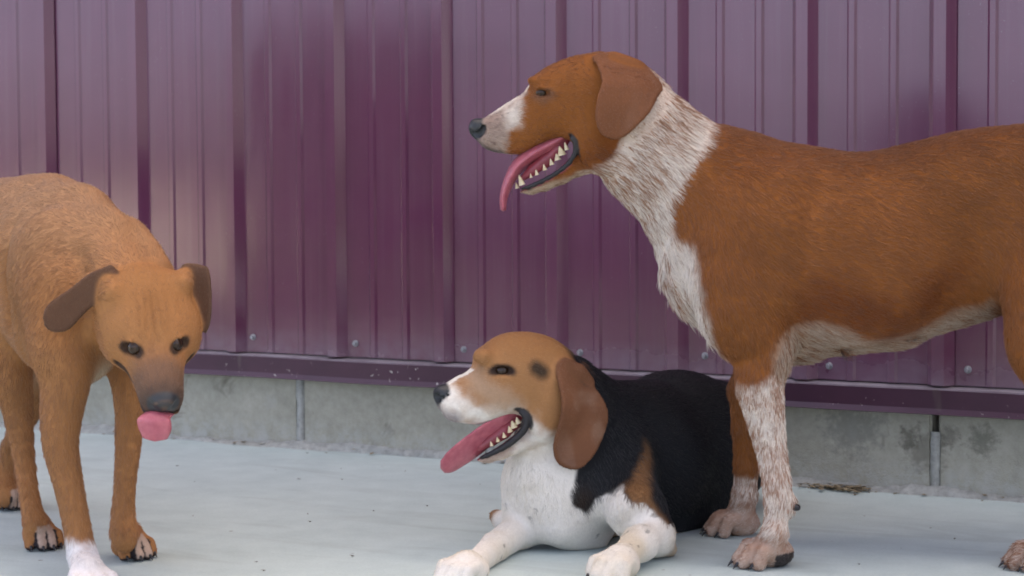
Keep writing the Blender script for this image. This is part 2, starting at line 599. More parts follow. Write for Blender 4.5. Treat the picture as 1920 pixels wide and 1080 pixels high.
def horn(base, tip, r, mat, name, parent, bend=None, seg=8, rings=5, flat=1., S=None, blunt=.15):
    """a tapered, slightly bent cone: claws and teeth"""
    base, tip = np.array(base, float), np.array(tip, float)
    ax = tip - base
    s1 = unit(np.cross(ax, [.3, .2, .9])) if S is None else unit(S - ax * (S @ ax) / (ax @ ax))
    s2 = unit(np.cross(ax, s1))
    b = np.zeros(3) if bend is None else np.array(bend, float)
    V, F = [], []
    for i in range(rings):
        t = i / (rings - 1)
        rr = r * (1 - t * (1 - blunt)) * math.sqrt(max(0., 1 - max(0, t - .8) ** 2 * 15))
        c = base + ax * t + b * (4 * t * (1 - t))
        for j in range(seg):
            a = 2 * math.pi * j / seg
            V.append(c + s1 * rr * math.cos(a) + s2 * rr * flat * math.sin(a))
    for i in range(rings - 1):
        for j in range(seg):
            F.append((i * seg + j, i * seg + (j + 1) % seg, (i + 1) * seg + (j + 1) % seg, (i + 1) * seg + j))
    V.append(base + ax); k = len(V) - 1
    for j in range(0, seg, 2):
        F.append(((rings - 1) * seg + j, (rings - 1) * seg + (j + 1) % seg, (rings - 1) * seg + (j + 2) % seg, k))
    return child(name, mesh_np(name, V, F, mat), parent)

def ribbon(pts, widths, thick, S, mat, name, parent, cup=.0, n=28, m=14):
    """tongue: a thick strip along pts, across S, hollowed by cup"""
    pts = np.array(pts, float); t = np.arange(len(pts)); tt = np.linspace(0, len(pts) - 1, n)
    C = np.stack([crom(t, pts[:, i], tt) for i in range(3)], -1)
    W = crom(t, widths, tt); T = crom(t, thick, tt)
    cu = np.interp(tt, t, cup) if hasattr(cup, '__len__') else np.full(n, cup)
    V, F = [], []
    for i in range(n):
        tg = unit(C[min(i + 1, n - 1)] - C[max(i - 1, 0)])
        s = unit(S - tg * (S @ tg)); u = np.cross(s, tg)
        for j in range(m):
            a = 2 * math.pi * j / m
            x, y = math.cos(a), math.sin(a)
            V.append(C[i] + s * W[i] * x + u * (T[i] * y * (1 - .5 * x * x) + cu[i] * (x * x - .4)))
    for i in range(n - 1):
        for j in range(m):
            F.append((i * m + j, i * m + (j + 1) % m, (i + 1) * m + (j + 1) % m, (i + 1) * m + j))
    V.append(C[0]); V.append(C[-1] + unit(C[-1] - C[-2]) * W[-1] * .25)
    a, b = len(V) - 2, len(V) - 1
    for j in range(0, m, 2):
        F.append((a, (j + 2) % m, (j + 1) % m, j)); o = (n - 1) * m
        F.append((b, o + j, o + (j + 1) % m, o + (j + 2) % m))
    return child(name, mesh_np(name, V, F, mat), parent)

def paw_ops(O, f, sc=1., flow=None, spread=1., rise=0.):
    """four toes and a pad on the ground at O, pointing along f; returns ops and claw spots"""
    f = unit([f[0], f[1], 0]); l = np.cross(UZ, f)
    ops, tips = [], []
    T = lambda a, s, z: O + (f * a + l * s) * sc + UZ * (z * sc + rise)
    ops.append(ellip(T(-.014, 0, .021), np.array((.030, .030, .022)) * sc, (f, l, UZ), k=.010 * sc, flow=f))
    for s, a in ((-.0245, .017), (-.0085, .031), (.0085, .031), (.0245, .017)):
        s *= spread
        ops.append(chain([T(a * .1 - .012, s * .8, .030), T(a * .62, s * 1.03, .027), T(a, s * 1.06, .0125)],
                         [.0115 * sc, .0122 * sc, .0118 * sc], k=.0042 * sc, flow=f))
        tips.append((T(a + .008, s * 1.07, .012), T(a + .0155, s * 1.09, .0045), f))
    return ops, tips

def claws(tips, parent, mat, r=.0042, sc=1.):
    for b, t, f in tips:
        horn(b - f * .004, t, r * sc, mat, 'claw', parent, bend=UZ * .0022 * sc)

# ------------------------------------------------------------------ ground
def concrete_slab_material():
    t = NT('pale concrete slab')
    v = t.coord('Object')
    a = t.noise(v, 1.7, 5, .6, .6)
    b = t.noise(v, 14, 5, .65)
    c = t.noise(v, 240, 3, .6)
    base = t.ramp(a, [(.28, (.42, .535, .54)), (.5, (.475, .60, .60)), (.72, (.53, .65, .64))])
    base = t.mix(.35, base, t.ramp(b, [(.3, (.36, .46, .46)), (.7, (.60, .71, .70))]))
    base = t.mix(.10, base, t.ramp(c, [(.3, .2), (.7, .75)]))
    # faint trowel / hose stains
    st = t.noise(t.coord('Object', (1., 5., 1.)), 2.2, 4, .55, 1.2)
    base = t.mix(t.math('MULTIPLY', t.ramp(st, [(.54, 0.), (.70, 1.)]), .30), base, (.30, .365, .36))
    sp = t.n('ShaderNodeTexVoronoi'); sp.inputs['Scale'].default_value = 13
    t.l(v, sp.inputs['Vector'])
    spm = t.math('MULTIPLY', t.ramp(sp.outputs['Distance'], [(.03, 1.), (.055, 0.)]), t.ramp(b, [(.52, 0.), (.60, .8)]))
    base = t.mix(spm, base, (.12, .115, .10))
    t.l(base, t.b.inputs['Base Color'])
    t.val('Roughness', .8); t.val('Specular IOR Level', .25)
    h = t.mix(.5, b, c)
    t.l(t.bump(h, .25, .003), t.b.inputs['Normal'])
    return t.m

def grass_ground_material():
    t = NT('rough grass ground')
    v = t.coord('Object')
    a = t.noise(v, .6, 4); b = t.noise(v, 18, 4)
    c = t.mix(.5, t.ramp(a, [(.3, (.014, .018, .010)), (.7, (.026, .028, .016))]), t.ramp(b, [(.3, (.010, .014, .007)), (.7, (.03, .032, .018))]))
    t.l(c, t.b.inputs['Base Color']); t.val('Roughness', .9); t.val('Specular IOR Level', .1)
    t.l(t.bump(b, .8, .05), t.b.inputs['Normal'])
    return t.m

def gravel_material():
    t = NT('pale reflection gravel')
    v = t.coord('Object')
    b = t.noise(v, 40, 4)
    t.l(t.ramp(b, [(.3, (.33, .31, .28)), (.7, (.50, .48, .44))]), t.b.inputs['Base Color'])
    t.val('Roughness', .9)
    return t.m

def sheet(name, x0, x1, y0, y1, z, mat, kind='structure', nx=1, ny=1):
    xs, ys = np.linspace(x0, x1, nx + 1), np.linspace(y0, y1, ny + 1)
    V = [(x, y, z) for y in ys for x in xs]
    F = [(j * (nx + 1) + i, j * (nx + 1) + i + 1, (j + 1) * (nx + 1) + i + 1, (j + 1) * (nx + 1) + i) for j in range(ny) for i in range(nx)]
    o = link(name, mesh_np(name, V, F, mat, False)); tag(o, kind=kind); return o

sheet('ground', -220, 220, -220, 220, -.12, grass_ground_material())
# slab with a real edge
bm = bmesh.new()
bmesh.ops.create_cube(bm, size=1)
for v in bm.verts:
    v.co = Vector((1.5 + v.co.x * 15, -1.2 + v.co.y * 2.8, -.09 + v.co.z * .18))
slab = tag(link('concrete_slab', mesh_bm('concrete_slab', bm, concrete_slab_material())), kind='structure')

def leaf_mass(name, cx, cy, w, d, hgt, n, seed):
    r = np.random.default_rng(seed)
    V, F = [], []
    for i in range(n):
        c = np.array([cx + (r.random() - .5) * w, cy + (r.random() - .5) * d, r.random() ** .8 * hgt * (.9 + .1 * r.random())])
        s = .16 + .16 * r.random()
        a = unit(r.normal(size=3)); b = unit(np.cross(a, r.normal(size=3)))
        k = len(V)
        V += [c - a * s, c + b * s * .6, c + a * s, c - b * s * .6]
        F.append((k, k + 1, k + 2, k + 3))
    t = NT(name + ' leaves'); t.val('Base Color', (.03, .045, .018, 1)); t.val('Roughness', .8); t.val('Specular IOR Level', .1)
    return tag(link(name, mesh_np(name, V, F, t.m, False)), kind='stuff')
def refl(px, dist):
    """where a sight line mirrored in the wall arrives dist metres out"""
    W = pw(px, 278); d = ray(px, 278); d = unit([d[0], -d[1], 0])
    return W + d * dist
g = [refl(-900, 7), refl(400, 7), refl(425, 60), refl(-900, 60)]
tag(link('reflection_gravel', mesh_np('reflection_gravel', [(p[0], p[1], -.112) for p in g], [(0, 1, 2, 3)], gravel_material(), False)), kind='structure')  # unseen pale ground, added to brighten the left of the wall's reflection
c0, c1 = refl(448, 24), refl(1010, 24)
cc = (c0 + c1) / 2
leaf_mass('reflection_shrubs', cc[0], cc[1], abs(c1[0] - c0[0]) * 1.0 + .1, 1.6, 2.5, 3000, 3)  # unseen mass, added to put the dark patch into the wall's reflection
leaf_mass('reflection_woods', 46, -16, 14, 44, 13, 9000, 5)  # unseen mass, added so the right faces of the ribs reflect dark

# ------------------------------------------------------------------ the steel building
P9 = .2286
Z_PAN, Z_TRIM = .1758, .1304
WALL_H = 4.4

def paint_material(name, extra_rough=0.):
    t = NT(name)
    v = t.coord('Object')
    a = t.noise(v, 3.0, 4, .6)
    base = t.ramp(a, [(.3, (.114, .030, .067)), (.7, (.138, .038, .082))])
    fine = t.noise(v, 330, 2, .7)
    dots = t.ramp(fine, [(.70, 0.), (.77, 1.)])
    clump = t.ramp(t.noise(v, 9, 3), [(.42, 0.), (.70, .75)])
    base = t.mix(t.math('MULTIPLY', dots, clump), base, (.42, .36, .40))
    runs = t.ramp(t.noise(t.coord('Object', (26, 26, .9)), 2.2, 4, .6), [(.50, 0.), (.78, .10)])
    base = t.mix(runs, base, (.23, .16, .19))
    # chalky dust low on the sheet
    sep = t.n('ShaderNodeSeparateXYZ'); t.l(t.coord('Object'), sep.inputs[0])
    low = t.n('ShaderNodeMapRange'); t.l(sep.outputs[2], low.inputs[0])
    low.inputs[1].default_value = Z_PAN + .002; low.inputs[2].default_value = Z_PAN + .05
    low.inputs[3].default_value = 1.; low.inputs[4].default_value = 0.
    dn = t.noise(v, 22, 4, .6)
    dust = t.math('MULTIPLY', t.math('MULTIPLY', low.outputs[0], t.ramp(dn, [(.3, .15), (.7, .8)])), .55)
    base = t.mix(dust, base, (.26, .22, .27))
    t.l(base, t.b.inputs['Base Color'])
    rr = t.math('ADD', t.math('MULTIPLY', t.noise(v, 7, 3), .07), .085 + extra_rough)
    t.l(t.math('ADD', rr, t.math('MULTIPLY', dust, .5)), t.b.inputs['Roughness'])
    t.val('Specular IOR Level', .84 if extra_rough else .62)
    w = t.noise(t.coord('Object', (1, 1, .35)), 7, 2, .4)
    t.l(t.bump(w, .05, .02), t.b.inputs['Normal'])
    return t.m
M_PAINT = paint_material('maroon painted steel')
M_ROUGHER = paint_material('maroon painted steel, chalkier sheets', .095)  # rougher copy of the paint, made to blur the hound's reflection

def trim_material():
    t = NT('maroon steel trim')
    v = t.coord('Object')
    a = t.noise(v, 6.0, 4, .6)
    base = t.ramp(a, [(.3, (.062, .026, .044)), (.7, (.088, .036, .060))])
    geo = t.n('ShaderNodeNewGeometry'); sep = t.n('ShaderNodeSeparateXYZ'); t.l(geo.outputs['Normal'], sep.inputs[0])
    upf = t.ramp(sep.outputs[2], [(.35, 0.), (.8, 1.)])
    dn = t.noise(v, 30, 4, .6)
    base = t.mix(t.math('MULTIPLY', upf, t.ramp(dn, [(.25, .45), (.6, .95)])), base, (.40, .37, .41))
    dots = t.ramp(t.noise(v, 120, 2, .6), [(.675, 0.), (.72, 1.)])
    cl = t.ramp(t.noise(v, 8, 3), [(.47, 0.), (.56, 1.)])
    base = t.mix(t.math('MULTIPLY', dots, cl), base, (.50, .46, .42))
    run = t.ramp(t.noise(t.coord('Object', (9, 9, 1.2)), 3., 3), [(.62, 0.), (.70, .35)])
    base = t.mix(run, base, (.17, .15, .12))
    t.l(base, t.b.inputs['Base Color'])
    t.val('Roughness', .34); t.val('Specular IOR Level', .45)
    w = t.noise(v, 12, 3, .4)
    t.l(t.bump(w, .12, .01), t.b.inputs['Normal'])
    return t.m
M_TRIM = trim_material()

def block_material():
    t = NT('grey concrete block')
    v = t.coord('Object')
    a = t.noise(v, 7, 5, .65, .4); b = t.noise(v, 60, 5, .7); c = t.noise(v, 420, 2)
    base = t.ramp(a, [(.28, (.275, .275, .22)), (.5, (.365, .36, .295)), (.74, (.45, .44, .37))])
    base = t.mix(.4, base, t.ramp(b, [(.3, (.25, .245, .20)), (.7, (.48, .47, .40))]))
    # mossy and rusty stains
    m1 = t.noise(t.coord('Object', (1, 1, 1)), 11, 4, .6, .8)
    base = t.mix(t.math('MULTIPLY', t.ramp(m1, [(.64, 0.), (.73, 1.)]), .6), base, (.11, .10, .075))
    for (px_, py_, rad_, colr) in ((1838, 826, .030, (.045, .055, .035)), (1735, 845, .045, (.10, .095, .075)), (1705, 822, .022, (.075, .07, .055)), (1778, 820, .022, (.085, .08, .065)), (505, 752, .018, (.40, .40, .36)), (1600, 800, .06, (.15, .16, .145))):
        c_ = pw(px_, py_)
        vd = t.n('ShaderNodeVectorMath', operation='DISTANCE'); t.l(v, vd.inputs[0]); vd.inputs[1].default_value = tuple(c_)
        dd = t.math('ADD', vd.outputs['Value'], t.math('MULTIPLY', t.math('SUBTRACT', t.noise(v, 75, 4, .7), .5), rad_ * 2.6))
        mk = t.n('ShaderNodeMapRange'); t.l(dd, mk.inputs[0])
        mk.inputs[1].default_value = rad_ * .35; mk.inputs[2].default_value = rad_; mk.inputs[3].default_value = .5; mk.inputs[4].default_value = 0.
        base = t.mix(mk.outputs[0], base, colr)
    # lime bloom towards the slab
    sep = t.n('ShaderNodeSeparateXYZ'); t.l(v, sep.inputs[0])
    low = t.n('ShaderNodeMapRange'); t.l(sep.outputs[2], low.inputs[0])
    low.inputs[1].default_value = .002; low.inputs[2].default_value = .06; low.inputs[3].default_value = 1.; low.inputs[4].default_value = 0.
    lm = t.math('MULTIPLY', low.outputs[0], t.ramp(t.noise(v, 38, 4, .7), [(.4, 0.), (.62, .75)]))
    base = t.mix(lm, base, (.46, .48, .46))
    t.l(base, t.b.inputs['Base Color'])
    t.val('Roughness', .9); t.val('Specular IOR Level', .15)
    t.l(t.bump(t.mix(.5, b, c), .7, .004), t.b.inputs['Normal'])
    return t.m
M_BLOCK = block_material()

def mortar_material():
    t = NT('mortar')
    v = t.coord('Object')
    b = t.noise(v, 60, 5, .7)
    t.l(t.ramp(b, [(.3, (.27, .28, .26)), (.7, (.46, .47, .44))]), t.b.inputs['Base Color'])
    t.val('Roughness', .95); t.val('Specular IOR Level', .1)
    t.l(t.bump(b, .8, .004), t.b.inputs['Normal'])
    return t.m
M_MORTAR = mortar_material()
M_ZINC = simple('zinc screw', (.34, .35, .38), .42, .5, .7)
M_RUBBER = simple('rubber washer', (.25, .25, .27), .6)

bld = tag(empty('steel_building', (1.0, 0, 0)), 'maroon ribbed steel building wall on a low concrete block base', 'building')
# ribbed sheets, 36 inches each, four ribs a sheet
def pitch_profile():
    """x offsets and heights over one 9 inch pitch, from the right foot of a rib"""
    q = [(0., 0.), (.0015, 0.)]
    for c in (.0565, .126):
        q += [(c - .0085, 0.), (c - .0045, .0036), (c + .0045, .0036), (c + .0085, 0.)]
    w = P9 - .044
    q += [(w - .001, 0.), (w + .012, .019), (w + .032, .019), (P9 - .0005, .0004)]
    return q
ZR = [Z_PAN, .32, .46, .60, .74, .88, 1.1, 1.6, 3.0, WALL_H]
prof = pitch_profile()
NS = 15
LEAN = math.tan(math.radians(.45))              # added backward lean, lowers what the sheets reflect
for k in range(NS):
    r = np.random.default_rng(100 + k)
    x0 = (k - 6) * 4 * P9
    xs, ys, fl = [], [], []
    for p in range(4):
        for i, (dx, hh) in enumerate(prof):
            xs.append(x0 + p * P9 + dx); ys.append(hh)
            fl.append(p * 3 + (0 if i < 3 else 1 if i < 7 else 2))
    xs.append(x0 + 4 * P9 + .0005); ys.append(0.0012); fl.append(11)
    n = len(xs)
    tilt = r.normal(0, .0011, (13, len(ZR)))
    V, F = [], []
    for j, z in enumerate(ZR):
        for i in range(n):
            oc = np.cumsum(tilt[fl[i], :j + 1] * np.diff([Z_PAN] + ZR[:j + 1]))[-1] if j else 0
            V.append((xs[i], -(ys[i] + .0006 * (k % 2)) + float(np.clip(oc, -.003, .003)) + (z - Z_PAN) * LEAN, z))
    for j in range(len(ZR) - 1):
        for i in range(n - 1):
            F.append((j * n + i, j * n + i + 1, (j + 1) * n + i + 1, (j + 1) * n + i))
    o = child('wall_panel', mesh_np('wall_panel', V, F, M_ROUGHER if k >= 7 else M_PAINT, False), bld)

# base trim: a folded drip edge (up-leg behind the sheets, ledge, drop, hem)
X0, X1 = -5.6, 8.4
pr = [(.010, Z_PAN + .03), (.010, Z_PAN - .0025), (-.022, Z_PAN - .0045), (-.0235, Z_PAN - .007), (-.0205, Z_TRIM + .009), (-.024, Z_TRIM), (-.021, Z_TRIM - .001), (-.016, Z_TRIM + .009), (-.018, Z_PAN - .009), (.007, Z_PAN - .006)]
xs = np.linspace(X0, X1, 141)
V, F = [], []
for i, x in enumerate(xs):
    w = .0012 * math.sin(x * 5.1) + .0009 * math.sin(x * 13.7 + 1)
    for (y, z) in pr: V.append((x, y + w * (1 if z < Z_PAN - .004 else 0), z + w * .5))
m_ = len(pr)
for i in range(len(xs) - 1):
    for j in range(m_):
        F.append((i * m_ + j, i * m_ + (j + 1) % m_, (i + 1) * m_ + (j + 1) % m_, (i + 1) * m_ + j))
child('base_trim', mesh_np('base_trim', V, F, M_TRIM, False), bld)

# sealing screws beside each rib
def screw(x, z, seed):
    r = random.Random(seed)
    bm = bmesh.new()
    def disc(rad, y0, y1, seg, bev=.0):
        ring = []
        for (rr, y) in ((rad, y0), (rad, y1 + bev), (rad - bev, y1)):
            ring.append([bm.verts.new((x + rr * math.cos(2 * math.pi * i / seg), y, z + rr * math.sin(2 * math.pi * i / seg))) for i in range(seg)])
        for a, b in zip(ring, ring[1:]):
            for i in range(seg): bm.faces.new((a[i], a[(i + 1) % seg], b[(i + 1) % seg], b[i]))
        bm.faces.new(ring[-1])
    disc(.0060, 0., -.0022, 16, .0008)
    w = mesh_bm('screw', bm, M_ZINC)
    o = child('screw', w, bld)
    bm = bmesh.new()
    disc(.0036, -.0021, -.0075, 6, .0008)
    a = r.random()
    hd = child('head', mesh_bm('head', bm, M_ZINC), bld)
    hd.parent = o; hd.matrix_parent_inverse = Matrix.Identity(4)
    return o
for k, (px, py) in enumerate([(475, 632), (667, 644), (870, 655), (1088, 661), (1322, 667), (1555, 686), (1815, 693)]):
    s = pw(px, py); screw(s[0], s[2], k)
# concrete blocks of the base course, 16 inch centres, each its own piece
JX = pw(562, 752)[0]
BL = .4064
def block(i):
    r = np.random.default_rng(40 + i)
    xa, xb = JX + i * BL + .0055, JX + (i + 1) * BL - .0055
    bm = bmesh.new()
    bmesh.ops.create_cube(bm, size=1)
    for v in bm.verts:
        v.co = Vector(((xa + xb) / 2 + v.co.x * (xb - xa), .0975 + v.co.y * .19 + r.normal(0, .0008), .052 + v.co.z * .196))
    bmesh.ops.bevel(bm, geom=bm.edges[:], offset=.003 + .002 * r.random(), segments=2, affect='EDGES')
    child('concrete_block', mesh_bm('concrete_block', bm, M_BLOCK, False), bld)
for i in range(-9, 16): block(i)
# mortar joints: one proud and pale, the rest raked back; the joint right of the tall dog has lost its top
for i in range(-8, 16):
    x = JX + i * BL
    y = -.0008 if i == 0 else .0025
    ztop = .152 if i != 3 else .10
    r = np.random.default_rng(70 + i)
    V, F = [], []
    zz = np.linspace(-.02, ztop, 14)
    for z in zz:
        wv = r.normal(0, .0007); 
        for sx, yy in ((-.0085, .02), (-.0072, y + r.normal(0, .0007)), (.0072, y + r.normal(0, .0007)), (.0085, .02)):
            V.append((x + sx + wv, yy, z))
    for j in range(len(zz) - 1):
        for q in range(3): F.append((j * 4 + q, j * 4 + q + 1, (j + 1) * 4 + q + 1, (j + 1) * 4 + q))
    child('mortar_joint', mesh_np('mortar_joint', V, F, M_MORTAR), bld)
# crumbly fillet where the blocks meet the slab
xs = np.linspace(-1.5, 3.6, 1100)
q = np.stack([xs, 0 * xs, 0 * xs], -1)
hh = .004 + .012 * np.clip(fbm(q, 9, 3) - .25, 0, 1) * 1.6 + .012 * np.clip(fbm(q, 60, 5) - .45, 0, 1)
ww = .004 + .022 * np.clip(fbm(q, 7, 9) - .3, 0, 1) * 1.5 + .014 * np.clip(fbm(q, 50, 7) - .4, 0, 1)
V, F = [], []
for i, x in enumerate(xs):
    V += [(x, .006, hh[i] * 1.15), (x, -.003, hh[i]), (x, -.003 - ww[i] * .6, hh[i] * .55), (x, -.003 - ww[i], -.002)]
for i in range(len(xs) - 1):
    for j in range(3): F.append((i * 4 + j, i * 4 + j + 1, (i + 1) * 4 + j + 1, (i + 1) * 4 + j))
child('mortar_fillet', mesh_np('mortar_fillet', V, F, M_MORTAR), bld)

# upper parts beyond the picture's top edge: roof and the other walls
bm = bmesh.new()
def quad(*p): bm.faces.new([bm.verts.new(x) for x in p])
R0, R1, DPT = -5.7, 8.5, 7.0
quad((R0, -.12, WALL_H - .02), (R1, -.12, WALL_H - .02), (R1, DPT / 2, WALL_H + .9), (R0, DPT / 2, WALL_H + .9))
quad((R0, DPT + .12, WALL_H - .02), (R1, DPT + .12, WALL_H - .02), (R1, DPT / 2, WALL_H + .9), (R0, DPT / 2, WALL_H + .9))
bmesh.ops.solidify(bm, geom=bm.faces[:], thickness=.03)
child('roof', mesh_bm('roof', bm, M_TRIM), bld)
bm = bmesh.new()
quad((X0, 0.02, 0), (X0, DPT, 0), (X0, DPT, WALL_H), (X0, DPT / 2, WALL_H + .88), (X0, .02, WALL_H))
child('gable_wall', mesh_bm('gable_wall', bm, M_PAINT), bld)
bm = bmesh.new()
quad((X1, 0.02, 0), (X1, DPT, 0), (X1, DPT, WALL_H), (X1, DPT / 2, WALL_H + .88), (X1, .02, WALL_H))
child('gable_wall', mesh_bm('gable_wall', bm, M_PAINT), bld)
bm = bmesh.new()
quad((X0, DPT, 0), (X1, DPT, 0), (X1, DPT, WALL_H), (X0, DPT, WALL_H))
child('rear_wall', mesh_bm('rear_wall', bm, M_PAINT), bld)

# ------------------------------------------------------------------ litter on the slab
def litter(name, spots, mat, size, seed, flat=True):
    r = np.random.default_rng(seed); V, F = [], []
    for (x, y) in spots:
        L = size * (.5 + r.random()); W = L * (.22 + .3 * r.random()); a = r.random() * 6.28
        u = np.array([math.cos(a), math.sin(a), 0]); v = np.array([-u[1], u[0], 0]); c = np.array([x, y, .0015 + r.random() * (.006 if flat else .001)])
        up = UZ * L * (.12 + .2 * r.random())
        k = len(V)
        V += [c - u * L, c + v * W + up * .3, c + u * L + up * r.random(), c - v * W + up * .5, c - UZ * .0014]
        F += [(k, k + 3, k + 2, k + 1), (k, k + 1, k + 4, k + 4), ]
    F = [f if len(set(f)) == 4 else (f[0], f[1], f[2], f[0]) for f in F]
    me = bpy.data.meshes.new(name)
    me.from_pydata([tuple(map(float, x)) for x in V], [], [tuple(dict.fromkeys(f)) for f in F])
    me.materials.append(mat)
    return tag(link(name, me), kind='stuff')
r = np.random.default_rng(11)
def leafmat():
    t = NT('dry leaf bits')
    n = t.noise(t.coord('Object'), 90, 3)
    t.l(t.ramp(n, [(.3, (.11, .085, .055)), (.5, (.26, .20, .12)), (.75, (.42, .36, .25))]), t.b.inputs['Base Color']); t.val('Roughness', .9)
    return t.m
sp = []
for i in range(110):
    px = 1585 + r.normal() * 32; b = pw(px, 915 + (px - 1585) * .075)[0]
    sp.append((b, -.008 - abs(r.normal()) * .022))
for i in range(70):
    sp.append((r.uniform(.1, 2.3), -.006 - abs(r.normal()) * .014))
litter('dry_leaf_litter', sp, leafmat(), .0085, 5)
sp = [tuple(pg(px, py)[:2]) for px, py in [(575, 851), (333, 875), (365, 905), (362, 970), (560, 900), (700, 960), (640, 880), (642, 901), (760, 885), (480, 1055), (493, 1072), (577, 965), (580, 980), (800, 950), (1620, 970), (1745, 993), (1790, 1012), (1690, 1030), (1610, 1060), (660, 1045), (900, 910)]]
litter('grit', sp, simple('grit', (.13, .125, .11), .9), .0032, 9, False)

# ------------------------------------------------------------------ the tall red and white hound
BROWN = np.array([.252, .085, .022]); RUST = np.array([.165, .043, .009]); EARB = np.array([.195, .076, .037])
WHITE = np.array([.80, .72, .63]); BLACKFUR = np.array([.012, .0135, .016]); NOSE = np.array([.028, .032, .036])
GUM = np.array([.34, .06, .08]); LIP = np.array([.018, .017, .02])

class Side:
    """a dog's own side view: O on the ground, A forwards, S towards the viewer's side, z up"""
    def __init__(s, S0, fwd, lat):
        s.S = unit(lat); s.A = unit(fwd); s.O = s.S * S0
        s.U = UZ
    def p(s, px, py, off=0.):
        d = ray(px, py); t = (off - (CAM - s.O) @ s.S) / (d @ s.S)
        return CAM + d * t
    def ab(s, px, py, off=0.):
        q = s.p(px, py, off) - s.O; return q @ s.A, q @ s.U
    def loc(s, P):
        Q = P - s.O; return Q @ s.A, Q @ s.U, Q @ s.S
    coff = 0.
    def poly(s, pts, off=None):
        off = s.coff if off is None else off
        return np.array([s.ab(*q, off) for q in pts])
    def lofts(s, rows, off=0., **kw):
        st = []
        for x, t, b, w in rows:
            a1, z1 = s.ab(x, t, off); a2, z2 = s.ab(x, b, off)
            st.append(((a1 + a2) / 2, z1, z2, w))
        return loft(s.O + s.S * off, s.A, s.U, s.S, st, **kw)

def in_poly(a, b, poly, soft, P, nz=.0, sc=60, seed=3):
    d = poly_sdf(a, b, poly)
    if nz: d = d + (fbm(P, sc, seed, 3) - .5) * nz
    return 1 - sstep(d, -soft, soft)

def lerp(c, d, m): return c * (1 - m[:, None]) + d * m[:, None]

